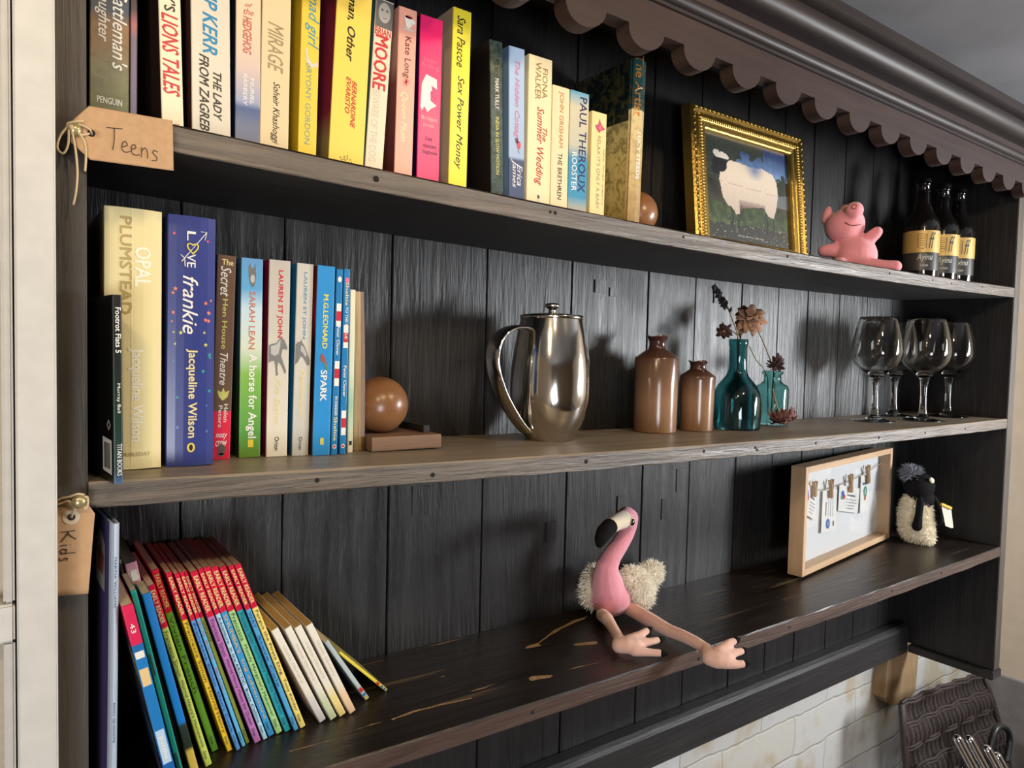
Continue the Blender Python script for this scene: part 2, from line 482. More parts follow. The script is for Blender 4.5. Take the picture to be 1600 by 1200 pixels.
PLASTER = plain((0.64, 0.54, 0.43), 0.85, bump=0.15, bscale=25, name='beige_plaster', vary=0.05)
GREYWALL = plain((0.23, 0.21, 0.22), 0.8, bump=0.2, bscale=30, name='grey_painted_wall', vary=0.12)
CEIL = plain((0.17, 0.165, 0.172), 0.9, bump=0.3, bscale=6, name='ceiling_plaster', vary=0.15)
CREAM = plain((0.20, 0.155, 0.115), 0.9, name='cream_wall')
WHITE = plain((0.56, 0.55, 0.52), 0.45, bump=0.08, bscale=60, name='white_gloss_paint', vary=0.05)
TANP = plain((0.50, 0.43, 0.33), 0.5, name='door_panel_paint', vary=0.06)
FLOORM = wood('floor_boards', (0.09, 0.055, 0.03), (0.17, 0.11, 0.065), 'X', 0.5, 0.2)

struct(obj('floor', boxbm(-1.4, 2.3, -3.1, 0.3, -0.05, 0.0), FLOORM))
struct(obj('ceiling', boxbm(-1.4, 2.3, -3.1, 0.3, HC, HC + 0.06), CEIL))
struct(obj('wall_back', boxbm(-1.4, 2.3, 0.222, 0.30, 0.0, HC), BRICK))
bm = bmesh.new()
DADO = ZC - 0.855
box(bm, 2.18, 2.26, -3.1, 0.222, DADO, HC, mi=0)
box(bm, 2.168, 2.26, -3.1, 0.222, 0.0, DADO, mi=1)
struct(obj('wall_right', bm, [PLASTER, GREYWALL]))
struct(obj('wall_left', boxbm(-1.4, -1.3, -3.1, 0.222, 0.0, HC), CREAM))
struct(obj('wall_front', boxbm(-1.4, 2.3, -3.1, -3.0, 0.0, HC), CREAM))

# the white painted door frame at the left edge of the picture
fr = struct(obj('trim_1', boxbm(-0.0462, -0.0229, -0.053, -0.034, 0.0, HC, bev=0.0012), WHITE))
bm = bmesh.new()
box(bm, -0.9, -0.0478, -0.03, 0.0, 0.0, HC, mi=1)
box(bm, -0.0536, -0.0472, -0.049, -0.03, 0.0, ZC - 0.2035, bev=0.0015)
box(bm, -0.0536, -0.0472, -0.049, -0.03, ZC - 0.1775, HC, bev=0.0015)
box(bm, -0.9, -0.0472, -0.0515, -0.03, ZC - 0.2035, ZC - 0.1775, bev=0.0015)
struct(obj('door_1', bm, [WHITE, TANP]))

# ------------------------------------------------------------------ the old oak shelf unit
unit = empty('wall_shelf_unit', 'old dark oak three-shelf wall unit with scalloped frieze and plank back', 'shelf unit', (0, 0, ZC - 0.69))
UZ = ZC - 0.69
def U(name, bm, m, **k):
    o = obj(name, bm, m, unit, **k)
    o.matrix_parent_inverse = Matrix.Translation((0, 0, -UZ))
    return o
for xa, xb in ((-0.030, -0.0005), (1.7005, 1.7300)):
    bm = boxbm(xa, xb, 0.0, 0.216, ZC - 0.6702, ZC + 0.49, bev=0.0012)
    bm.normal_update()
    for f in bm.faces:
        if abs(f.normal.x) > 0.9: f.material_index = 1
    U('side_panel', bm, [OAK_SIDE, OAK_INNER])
U('foot_batten', boxbm(1.689, 1.7345, -0.003, 0.176, ZC - 0.6885, ZC - 0.6703, bev=0.002), OAK_RAIL)
U('foot_batten', boxbm(-0.034, 0.010, -0.003, 0.176, ZC - 0.6885, ZC - 0.6707, bev=0.002), OAK_RAIL)

SEAMS = [-0.03, 0.103, 0.2137, 0.3503, 0.4946, 0.648, 0.8115, 0.928, 1.056, 1.168, 1.267, 1.3816, 1.492, 1.602, 1.73]
for i, (a, c) in enumerate(zip(SEAMS, SEAMS[1:])):
    dy = R_.uniform(0, 0.0015)
    a0 = a + 0.0011 if i else a; c0 = c - 0.0011 if i < len(SEAMS) - 2 else c
    bm = boxbm(a0, c0, 0.2045 + dy, 0.217 + dy, ZC - 0.688, ZC + 0.49, bev=0.0009)
    o = U('back_board', bm, OAK_BACK)

for x_, z_, w_, h_ in ((0.722, -0.028, 0.030, 0.036), (0.705, 0.105, 0.024, 0.020), (0.735, 0.098, 0.020, 0.014), (0.770, -0.250, 0.030, 0.042), (0.905, -0.215, 0.022, 0.040), (0.870, -0.262, 0.022, 0.036), (0.40, -0.200, 0.032, 0.040), (0.985, 0.105, 0.018, 0.020), (0.62, -0.27, 0.02, 0.03)):
    U('plug', boxbm(x_ - w_ / 2, x_ + w_ / 2, 0.2032, 0.2062, ZC + z_ - h_ / 2, ZC + z_ + h_ / 2, bev=0.0004), OAK_BACK)

def shelf_bm(k, y0, y1, edge=True, n=48):
    z, s, t, th = SH[k]
    rnd = random.Random(k * 11 + 3)
    bm = bmesh.new(); rows = []
    e = 0.0016 if edge else 0.0
    for i in range(n + 1):
        x = W * i / n; zt = sz(k, x) - ZC
        jt = rnd.uniform(-0.0007, 0.0003) if edge else 0; jb = rnd.uniform(-0.0012, 0.0012) if edge else 0
        pr = [(y0, zt - e + jt), (y0 + e, zt), (y1, zt), (y1, zt - th), (y0 + e * 0.6, zt - th + jb * 0.3), (y0, zt - th + e * 0.6 + jb)]
        rows.append([bm.verts.new((x, y, ZC + q)) for y, q in pr])
    for a, c in zip(rows, rows[1:]):
        for j in range(6):
            f = bm.faces.new((a[j], a[(j + 1) % 6], c[(j + 1) % 6], c[j]))
            f.material_index = 1 if j in (5, 4) else 2 if j == 3 else 0
    bm.faces.new(rows[0][::-1]); bm.faces.new(rows[-1])
    return bm

HOLES = {1: [(0.2335, 0.0105, .0030), (0.449, 0.0085, .0022), (0.442, 0.0085, .0016), (0.886, 0.0080, .0026), (0.66, 0.0075, .0018), (1.18, 0.0085, .0022), (1.335, 0.0095, .0018), (1.41, 0.010, .0018), (1.545, 0.0085, .0018)],
         2: [(0.18, 0.010, .0022), (0.30, 0.0125, .0025), (0.505, 0.010, .0026), (0.715, 0.0085, .0022), (0.827, 0.009, .0022), (0.831, 0.0125, .0022), (0.98, 0.0105, .0022), (1.17, 0.0105, .0024), (1.335, 0.0105, .0022), (1.50, 0.011, .0020)],
         3: [(0.435, 0.011, .0022), (0.72, 0.0125, .0026), (0.93, 0.011, .0022), (1.24, 0.010, .0020), (1.43, 0.010, .0020)]}
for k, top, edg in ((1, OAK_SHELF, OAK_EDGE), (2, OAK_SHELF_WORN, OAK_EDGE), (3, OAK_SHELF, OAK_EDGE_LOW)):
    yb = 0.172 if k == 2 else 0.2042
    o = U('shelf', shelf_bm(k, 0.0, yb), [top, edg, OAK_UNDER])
    for hx, dz, hr in HOLES[k]:
        bm = bmesh.new()
        bmesh.ops.create_cone(bm, cap_ends=True, segments=12, radius1=hr, radius2=hr, depth=0.0006,
                              matrix=Matrix.Translation((hx, -0.0001, sz(k, hx) - dz)) @ Matrix.Rotation(PI / 2, 4, 'X'))
        obj('nail_hole', bm, HOLE, o)
    if k == 2: U('shelf_strip', shelf_bm(2, 0.1730, 0.2042, edge=False), [OAK_SHELF_WORN, OAK_EDGE, OAK_UNDER])

# bare scratches and chips on the bottom shelf
WORN = plain((0.30, 0.19, 0.09), 0.7, bump=0.5, bscale=400, name='bare_chipped_oak', vary=0.45)
S3O = [o_ for o_ in unit.children if o_.name.startswith('shelf') and not o_.name.startswith('shelf_strip')][-1]
for poly in (((0.5226, 0.1317), (0.5446, 0.1330), (0.5899, 0.1572), (0.6394, 0.1722), (0.6708, 0.1746), (0.6607, 0.1688), (0.6142, 0.1590), (0.5755, 0.1448), (0.5420, 0.1297), (0.5438, 0.1238), (0.5177, 0.1251)),
             ((0.5829, 0.1053), (0.6192, 0.0954), (0.6123, 0.0877), (0.5820, 0.0991)),
             ((0.4678, 0.0525), (0.4771, 0.0548), (0.4992, 0.0438), (0.4924, 0.0400), (0.4664, 0.0456)),
             ((0.2817, 0.0498), (0.3116, 0.0536), (0.3414, 0.0519), (0.3830, 0.0461), (0.3811, 0.0446), (0.3398, 0.0487), (0.3113, 0.0500), (0.2837, 0.0476)),
             ((0.2406, 0.0495), (0.2604, 0.0506), (0.2799, 0.0504), (0.2678, 0.0494), (0.2455, 0.0487)),
             ((0.3876, 0.0603), (0.4098, 0.0618), (0.4339, 0.0610), (0.4070, 0.0590)),
             ((0.4056, 0.2003), (0.4316, 0.1998), (0.4625, 0.1993), (0.4328, 0.1972)),
             ((0.5272, 0.0469), (0.5729, 0.0432), (0.5723, 0.0419), (0.5302, 0.0449)),
             ((0.3775, 0.1124), (0.3849, 0.1113), (0.3829, 0.1098), (0.3765, 0.1105)),
             ((0.1706, 0.0449), (0.2123, 0.0438), (0.2138, 0.0424), (0.1740, 0.0428))):
    rnd = random.Random(int(poly[0][0] * 1e4)); P_ = []
    for (xa, ya), (xb, yb) in zip(poly, poly[1:] + poly[:1]):
        for q in (0, .33, .66): P_.append((xa + (xb - xa) * q, ya + (yb - ya) * q + rnd.uniform(-.0008, .0008)))
    bm = bmesh.new(); vv = [bm.verts.new((x, y, sz(3, x) + 0.00012)) for x, y in P_]
    for tri in tessellate_polygon([[Vector((x, y, 0)) for x, y in P_]]): bm.faces.new([vv[i] for i in tri])
    obj('bare_scratch', bm, WORN, S3O)

# scalloped frieze
def zf(x): return ZC + 0.3595 - 0.0085 * x
pts = []
x0 = -0.030; SP = 0.0930; tips = [0.4678 + SP * k for k in range(-6, 15)]
LW, LH = 0.0292, 0.0240
bot = []
for tx in tips:
    for a in range(0, 13):
        w = PI * a / 12
        x = tx - LW * math.cos(w) - 0.004 * math.sin(w)
        if x < -0.030 or x > 1.7345: continue
        bot.append((x, zf(x) + LH * (1 - math.sin(w))))
bot = [(-0.030, zf(-0.03) + LH)] + [b_ for b_ in bot if -0.0295 < b_[0] < 1.734] + [(1.7345, zf(1.73) + LH)]
bm = bmesh.new()
for y in (0,):
    fr_ = []; bk = []
    tp = ZC + 0.485
    for x, z in bot:
        fr_.append((bm.verts.new((x, -0.0225, z)), bm.verts.new((x, -0.0225, tp))))
        bk.append((bm.verts.new((x, -0.0015, z)), bm.verts.new((x, -0.0015, tp))))
    for i in range(len(bot) - 1):
        bm.faces.new((fr_[i][0], fr_[i + 1][0], fr_[i + 1][1], fr_[i][1]))
        bm.faces.new((bk[i + 1][0], bk[i][0], bk[i][1], bk[i + 1][1]))
        bm.faces.new((fr_[i][0], bk[i][0], bk[i + 1][0], fr_[i + 1][0]))
        bm.faces.new((fr_[i][1], fr_[i + 1][1], bk[i + 1][1], bk[i][1]))
    bm.faces.new((fr_[0][0], fr_[0][1], bk[0][1], bk[0][0])); bm.faces.new((fr_[-1][1], fr_[-1][0], bk[-1][0], bk[-1][1]))
U('frieze', bm, OAK_FRIEZE)

def moulding(name, prof, m, xa=-0.040, xb=1.742, tilt=-0.0075, smooth=True):
    bm = bmesh.new()
    a = [bm.verts.new((xa, y, ZC + z + tilt * xa)) for y, z in prof]; c = [bm.verts.new((xb, y, ZC + z + tilt * xb)) for y, z in prof]
    n = len(prof)
    for i in range(n): bm.faces.new((a[i], a[(i + 1) % n], c[(i + 1) % n], c[i]))
    bm.faces.new(a[::-1]); bm.faces.new(c)
    return U(name, bm, m, smooth=smooth, autosm=35)
def arc(cy, cz, r, a0, a1, n=10): return [(cy + r * math.cos(math.radians(a0 + (a1 - a0) * i / n)), cz + r * math.sin(math.radians(a0 + (a1 - a0) * i / n))) for i in range(n + 1)]
moulding('bead_moulding', [(-0.0225, 0.4165), (-0.0265, 0.4165), (-0.0265, 0.4205)] + arc(-0.0275, 0.428, 0.0075, -100, -260)[::1] + [(-0.0265, 0.4375), (-0.0225, 0.4375)], OAK_MOULD)
moulding('cornice_moulding', [(-0.0225, 0.4520), (-0.036, 0.4520)] + arc(-0.040, 0.469, 0.0165, -95, -265, 14) + [(-0.040, 0.4880), (-0.052, 0.4895), (-0.057, 0.4915), (-0.057, 0.5065), (0.0, 0.5065), (0.0, 0.4900), (-0.0225, 0.4900)], OAK_MOULD)
U('top_board', boxbm(-0.03, 1.73, 0.0005, 0.217, ZC + 0.4905, ZC + 0.5060), OAK_SHELF)
bm = bmesh.new()
prof = [(0.176, -0.689), (0.176, -0.634), (0.179, -0.627), (0.185, -0.6225), (0.2035, -0.6215), (0.2035, -0.689)]
a = [bm.verts.new((0.0105, y, ZC + z)) for y, z in prof]; c = [bm.verts.new((1.6885, y, ZC + z)) for y, z in prof]
for i in range(6): bm.faces.new((a[i], a[(i + 1) % 6], c[(i + 1) % 6], c[i]))
bm.faces.new(a[::-1]); bm.faces.new(c)
U('bottom_rail', bm, OAK_RAIL)

BRASS = plain((0.45, 0.38, 0.20), 0.3, 0.6, name='dull_brass')
def peg(x, z):
    bm = bmesh.new()
    lathe(bm, [(0.0, 0.0), (0.0022, 0.0), (0.0022, 0.007), (0.0042, 0.009), (0.0056, 0.0125), (0.0050, 0.0165), (0.003, 0.0185), (0.0, 0.019)], 20)
    o = U('peg', bm, BRASS, smooth=True)
    o.matrix_basis = Matrix.Translation((x, 0.0005, z)) @ Matrix.Rotation(PI / 2, 4, 'X')
    return o
peg(-0.0095, ZC + 0.1534); peg(-0.0075, ZC - 0.1190)

# oak bracket block on the wall under the unit
BLOCK = wood('pale_oak_block', (0.20, 0.125, 0.06), (0.36, 0.24, 0.13), 'Z', 0.6, 0.3, 0.7)
bm = bmesh.new()
bot_ = [(1.624, -0.790), (1.640, -0.806), (1.675, -0.822), (1.708, -0.830), (1.745, -0.824), (1.774, -0.812)]
lo = [(x, z) for x, z in bot_]; pr = lo + [(1.782, -0.6895), (1.632, -0.6895)]
A = [bm.verts.new((x, 0.192, ZC + z)) for x, z in pr]; Bk = [bm.verts.new((x, 0.2215, ZC + z)) for x, z in pr]
n = len(pr)
bm.faces.new(A); bm.faces.new(Bk[::-1])
for i in range(n): bm.faces.new((A[i], Bk[i], Bk[(i + 1) % n], A[(i + 1) % n]))
o = obj('bracket_block', bm, BLOCK); tag(o, 'pale oak block fixed to the white brick under the unit\'s right end', 'bracket')

# measured books: key, x, depth on the shelf, thickness, height, lean in degrees, lettering (text, across from-to, top, bottom, ink, style)
BOOKS_S1 = [
    ('cattle', 0.0075, 0.08, 0.0305, 0.198, 0.39, [("Cattleman's", 0.57, 0.95, 0.1257, 0.0567, 'W', 'ri'), ('Daughter', 0.13, 0.5, 0.1247, 0.0782, 'W', 'ri'), ('PENGUIN', 0.2, 0.82, 0.032, 0.0266, 'W', 'h')]),
    ('dark', 0.0383, 0.08, 0.0053, 0.198, 0.16, []),
    ('lions', 0.0642, 0.08, 0.0184, 0.198, -1.57, [("RY'S", 0.25, 0.75, 0.1406, 0.1197, 'K', 'rb'), ('LIONS TALES', 0.12, 0.85, 0.1175, 0.0463, 'R', 'rib')]),
    ('kerr', 0.0889, 0.08, 0.0344, 0.198, -0.73, [('PHILIP KERR', 0.3, 0.66, 0.1759, 0.092, 'B', 'rib'), ('THE LADY', 0.55, 0.76, 0.0765, 0.0331, 'K', 'rib'), ('FROM ZAGREB', 0.2, 0.44, 0.0903, 0.0221, 'K', 'rib')]),
    ('hedge', 0.1263, 0.08, 0.0233, 0.198, 0.07, [('of', 0.35, 0.65, 0.1493, 0.1452, 'P', 'hi'), ('the', 0.3, 0.7, 0.144, 0.1381, 'P', 'hi'), ('HEDGEHOG', 0.28, 0.62, 0.1363, 0.102, 'P', 'rib'), ('MURIEL', 0.58, 0.74, 0.08, 0.0556, 'W', 'r'), ('BARBERY', 0.3, 0.46, 0.083, 0.0538, 'W', 'r')]),
    ('mirage', 0.1489, 0.08, 0.028, 0.198, 0.59, [('MIRAGE', 0.22, 0.75, 0.1384, 0.0923, 'G', 'ri'), ('Soheir Khashoggi', 0.36, 0.66, 0.0826, 0.0239, 'K', 'ri')]),
    ('mad', 0.1856, 0.08, 0.019, 0.198, 1.05, [('mad girl', 0.2, 0.95, 0.1798, 0.1255, 'T', 'ri'), ('BRYONY GORDON', 0.32, 0.62, 0.1098, 0.0306, 'T2', 'r')]),
    ('girl', 0.2166, 0.08, 0.0404, 0.216, 2.47, [('Woman, Other', 0.3, 0.56, 0.2104, 0.1244, 'K', 'rib'), ('BERNARDINE', 0.55, 0.68, 0.1055, 0.0577, 'R', 'rib'), ('EVARISTO', 0.38, 0.51, 0.1081, 0.0714, 'R', 'rib')]),
    ('moore', 0.2558, 0.08, 0.0205, 0.198, 3.35, [('BRIAN', 0.05, 0.92, 0.168, 0.1607, 'R', 'hb'), ('MOORE', 0.1, 0.82, 0.16, 0.1042, 'R', 'rb'), ('BEWARE OF THE DOG', 0.15, 0.55, 0.1029, 0.0282, 'C2', 'r')]),
    ('kate', 0.2904, 0.08, 0.0218, 0.1975, 0.9, [('Kate Long', 0.28, 0.72, 0.1677, 0.1243, 'K2', 'r'), ('Queen Mum', 0.2, 0.62, 0.1086, 0.056, 'C', 'ri')]),
    ('pink', 0.3175, 0.08, 0.0284, 0.197, 0.5, [('Helen', 0.2, 0.75, 0.1528, 0.1479, 'P2', 'h'), ('Fielding', 0.1, 0.85, 0.1465, 0.1403, 'P2', 'h'), ('Bridget', 0.15, 0.85, 0.0896, 0.084, 'P3', 'h'), ('Jones', 0.2, 0.7, 0.0826, 0.077, 'P3', 'h'), ('Het', 0.35, 0.65, 0.0679, 0.063, 'N', 'h'), ('nieuwe', 0.25, 0.85, 0.0602, 0.0553, 'N', 'h'), ('dagboek', 0.2, 0.92, 0.0532, 0.0477, 'N', 'h')]),
    ('sara', 0.3575, 0.08, 0.0246, 0.2177, 0.61, [('Sara Pascoe', 0.25, 0.68, 0.2098, 0.1536, 'K', 'ri'), ('Sex Power Money', 0.25, 0.7, 0.1436, 0.0397, 'K', 'ri')]),
    ('tully', 0.4166, 0.08, 0.0179, 0.1966, -2.08, [('MARK TULLY', 0.38, 0.68, 0.1539, 0.1187, 'W2', 'rb'), ('INDIA IN SLOW MOTION', 0.4, 0.66, 0.1099, 0.0434, 'Y2', 'r')]),
    ('cottage', 0.4417, 0.08, 0.0234, 0.1972, -1.46, [('The Hidden Cottage', 0.28, 0.68, 0.1816, 0.0871, 'M', 'ri'), ('Erica', 0.52, 0.85, 0.0607, 0.0357, 'W', 'ri'), ('James', 0.15, 0.5, 0.066, 0.0326, 'W', 'ri')]),
    ('fiona', 0.4675, 0.08, 0.0366, 0.1958, -0.37, [('FIONA', 0.58, 0.8, 0.1834, 0.1474, 'G2', 'r'), ('WALKER', 0.28, 0.52, 0.1888, 0.1443, 'G2', 'r'), ('The', 0.62, 0.82, 0.1119, 0.0957, 'R2', 'ri'), ('Summer Wedding', 0.3, 0.68, 0.1358, 0.0414, 'R2', 'ri')]),
    ('grisham', 0.5047, 0.08, 0.0276, 0.1687, -0.26, [('JOHN GRISHAM', 0.35, 0.66, 0.1625, 0.0939, 'O', 'r'), ('THE BRETHREN', 0.38, 0.62, 0.0868, 0.0296, 'K', 'r')]),
    ('theroux', 0.5327, 0.08, 0.0317, 0.1698, -0.03, [('PAUL THEROUX', 0.5, 0.88, 0.1637, 0.0443, 'N', 'r'), ('ROOSTER', 0.15, 0.42, 0.0929, 0.0443, 'W', 'r')]),
    ('relax', 0.5694, 0.08, 0.0261, 0.152, 0.06, [("RELAX IT'S ONLY A BABY", 0.4, 0.62, 0.1219, 0.0276, 'G', 'r'), ('the first years', 0.78, 0.9, 0.107, 0.0334, 'G', 'r')]),
    ('artist', 0.6369, 0.08, 0.0234, 0.238, 0.99, [('The Artist', 0.12, 0.68, 0.243, 0.1617, 'AU', 'rb'), ('LUCY STEEDS', 0.42, 0.72, 0.1411, 0.0782, 'W', 'rb')]),
]
BOOKS_S2 = [
    ('foot', 0.0152, -0.0169, 0.0069, 0.1431, -0.45, [('Footrot Flats 5', 0.3, 0.85, 0.1337, 0.0995, 'W', 'rb'), ('Murray Ball', 0.35, 0.75, 0.0763, 0.054, 'W', 'r'), ('TITAN BOOKS', 0.35, 0.85, 0.0305, 0.006, 'W', 'r')]),
    ('opal', 0.0156, 0.0512, 0.0437, 0.22, 0.1, [('OPAL', 0.52, 0.8, 0.1883, 0.1551, 'W3', 'rb'), ('PLUMSTEAD', 0.26, 0.46, 0.2124, 0.1314, 'G3', 'rb'), ('Jacqueline Wilson', 0.4, 0.66, 0.1027, 0.0237, 'W3', 'rb'), ('DOUBLEDAY', 0.2, 0.8, 0.0144, 0.0111, 'G3', 'h')]),
    ('frankie', 0.0639, 0.0564, 0.0394, 0.2213, 0.33, [('L', 0.38, 0.56, 0.2078, 0.1999, 'W', 'r'), ('VE', 0.38, 0.56, 0.1881, 0.1763, 'W', 'r'), ('frankie', 0.3, 0.62, 0.1689, 0.1179, 'W', 'ri'), ('Jacqueline Wilson', 0.38, 0.62, 0.1043, 0.0253, 'Y3', 'rb')]),
    ('hen', 0.1079, 0.0868, 0.0175, 0.1949, 1.41, [('The', 0.25, 0.85, 0.1911, 0.1857, 'Y3', 'h'), ('Secret', 0.2, 0.75, 0.1844, 0.1559, 'W2', 'ri'), ('Hen House', 0.35, 0.62, 0.1534, 0.1059, 'Y4', 'r'), ('Theatre', 0.3, 0.7, 0.1022, 0.0716, 'W2', 'ri'), ('Helen', 0.58, 0.8, 0.0532, 0.036, 'W2', 'r'), ('Peters', 0.3, 0.5, 0.0519, 0.031, 'W2', 'r'), ('nosy', 0.2, 0.8, 0.0249, 0.0193, 'W', 'hi'), ('crow', 0.2, 0.8, 0.0181, 0.0126, 'W', 'hi')]),
    ('angel', 0.1344, 0.0914, 0.0211, 0.1952, 0.41, [('SARAH LEAN', 0.38, 0.66, 0.163, 0.1067, 'O2', 'r'), ('A horse for Angel', 0.3, 0.78, 0.1017, 0.0191, 'W', 'rb')]),
    ('lsjred', 0.1602, 0.0897, 0.0215, 0.1963, 0.56, [('LAUREN ST JOHN', 0.38, 0.66, 0.1863, 0.1194, 'R', 'rb'), ('Fire Storm', 0.35, 0.62, 0.0784, 0.0333, 'Y3', 'ri'), ('Orion', 0.38, 0.6, 0.0198, 0.0062, 'K', 'r')]),
    ('lsjblue', 0.1857, 0.0883, 0.0174, 0.1957, 1.09, [('LAUREN ST JOHN', 0.38, 0.62, 0.187, 0.1195, 'B2', 'rb'), ('Rendezvous', 0.35, 0.62, 0.0882, 0.039, 'Y3', 'ri'), ('Orion', 0.38, 0.6, 0.0193, 0.0062, 'K', 'r')]),
    ('spark', 0.2056, 0.0844, 0.0189, 0.1953, 1.07, [('M.G.LEONARD', 0.38, 0.66, 0.1659, 0.1106, 'Y', 'rb'), ('SPARK', 0.34, 0.7, 0.0881, 0.0563, 'W', 'rb')]),
    ('shelt1', 0.2256, 0.0847, 0.0073, 0.1936, 1.22, [('Peter Clover', 0.3, 0.75, 0.1352, 0.1039, 'W', 'rb'), ('Sheltie', 0.3, 0.8, 0.0395, 0.0147, 'Y3', 'rb'), ('IN DANGER', 0.35, 0.75, 0.061, 0.0409, 'W', 'rb')]),
    ('shelt2', 0.2357, 0.0863, 0.0071, 0.1947, 0.79, [('Sheltie', 0.3, 0.8, 0.1813, 0.1566, 'Y3', 'rb'), ('TO THE RESCUE', 0.35, 0.75, 0.1552, 0.1216, 'W', 'rb'), ('Peter Clover', 0.3, 0.75, 0.0933, 0.0609, 'W', 'rb')]),
    ('thin', 0.2481, 0.0947, 0.0047, 0.1745, -0.22, []),
    ('old', 0.2586, 0.1025, 0.0137, 0.1738, -1.11, []),
]
BOOKS_S3 = [
    ('lime', 0.0978, 0.0573, 0.0058, 0.1845, -14.36, []),
    ('green', 0.1085, 0.0799, 0.0061, 0.1927, -16.39, []),
    ('gold', 0.121, 0.073, 0.004, 0.1911, -17.17, []),
    ('blueD', 0.1288, 0.0708, 0.0041, 0.1903, -17.28, []),
    ('blueE', 0.1351, 0.0745, 0.0041, 0.1906, -17.43, []),
    ('olive', 0.1401, 0.0783, 0.0026, 0.1896, -17.45, []),
    ('purple', 0.1471, 0.0747, 0.0053, 0.1902, -18.65, []),
    ('ltblue', 0.1562, 0.0769, 0.0036, 0.192, -19.19, []),
    ('shumba', 0.1624, 0.0802, 0.0042, 0.1921, -19.23, []),
    ('ltgreen', 0.1704, 0.0811, 0.0045, 0.1917, -19.71, []),
    ('teal', 0.1789, 0.0803, 0.0043, 0.1913, -19.95, []),
    ('blueL', 0.1877, 0.078, 0.0044, 0.1925, -20.02, []),
    ('yellow', 0.1946, 0.0797, 0.0052, 0.1926, -20.58, []),
    ('W1', 0.2152, 0.0803, 0.0079, 0.12, -25.19, []),
    ('W2', 0.2268, 0.0794, 0.0076, 0.1191, -24.69, []),
    ('W3', 0.2379, 0.0814, 0.0081, 0.1176, -25.07, []),
    ('W4', 0.2492, 0.0817, 0.008, 0.117, -24.92, []),
    ('grey', 0.2765, 0.1017, 0.0051, 0.091, -32.54, []),
    ('yel2', 0.3012, 0.1102, 0.0033, 0.0816, -45.04, []),
    ('donq', 0.0125, 0.0, 0.006, 0.2485, 0.75, []),
    ('tealmag', 0.0723, 0.02, 0.0044, 0.1919, -12.46, []),
    ('redblue', 0.0609, -0.005, 0.0095, 0.1876, -12.2, []),
    ('bluemag', 0.0834, 0.035, 0.0076, 0.1831, -12.25, []),
    ('pinkb', 0.0727, 0.075, 0.0096, 0.199, -11.37, []),
]

# ------------------------------------------------------------------ books
COL = dict(W=(0.80, 0.78, 0.72), W2=(0.62, 0.60, 0.52), W3=(0.84, 0.80, 0.66), K=(0.012, 0.011, 0.012), K2=(0.10, 0.03, 0.03), R=(0.55, 0.02, 0.03), R2=(0.45, 0.02, 0.02),
           B=(0.0, 0.22, 0.45), B2=(0.16, 0.30, 0.42), P=(0.50, 0.12, 0.10), P2=(0.78, 0.16, 0.28), P3=(0.85, 0.42, 0.42), N=(0.02, 0.015, 0.09), G=(0.34, 0.26, 0.14), G2=(0.30, 0.20, 0.07),
           G3=(0.42, 0.32, 0.12), T=(0.08, 0.32, 0.36), T2=(0.20, 0.34, 0.28), C=(0.80, 0.70, 0.45), C2=(0.60, 0.53, 0.44), M=(0.62, 0.16, 0.32), Y=(0.80, 0.66, 0.08), Y2=(0.62, 0.58, 0.12),
           Y3=(0.78, 0.66, 0.30), Y4=(0.45, 0.45, 0.12), O=(0.50, 0.20, 0.07), O2=(0.55, 0.15, 0.06), AU=(0.55, 0.26, 0.06))
def ink(k): return plain(COL[k] if isinstance(k, str) else k, 0.42, 0.35 if k == 'AU' else 0.0, name='print_ink')

def u_profile(w, d, t, r, bulge, n=6):
    """Cover cross-section: back board, spine, front board (outer loop then inner)"""
    out = [(0, d)]
    if bulge > 0:
        out += [(0, 0.006), (0.0012, 0.0035), (0, 0.0015)]
        for i in range(n + 1):
            q = i / n; out.append((w * q, -bulge * (1 - (2 * q - 1) ** 2)))
        out += [(w, 0.0015), (w - 0.0012, 0.0035), (w, 0.006)]
    else:
        for i in range(4): a = PI / 2 * i / 3; out.append((r - r * math.cos(a), r - r * math.sin(a)))
        for i in range(4): a = PI / 2 * i / 3; out.append((w - r + r * math.sin(a), r - r * math.cos(a)))
    out.append((w, d))
    t2 = min(t, w * 0.3)
    inn = [(w - t2, d), (w - t2, max(t2, 0.0016)), (t2, max(t2, 0.0016)), (t2, d)]
    return out, inn

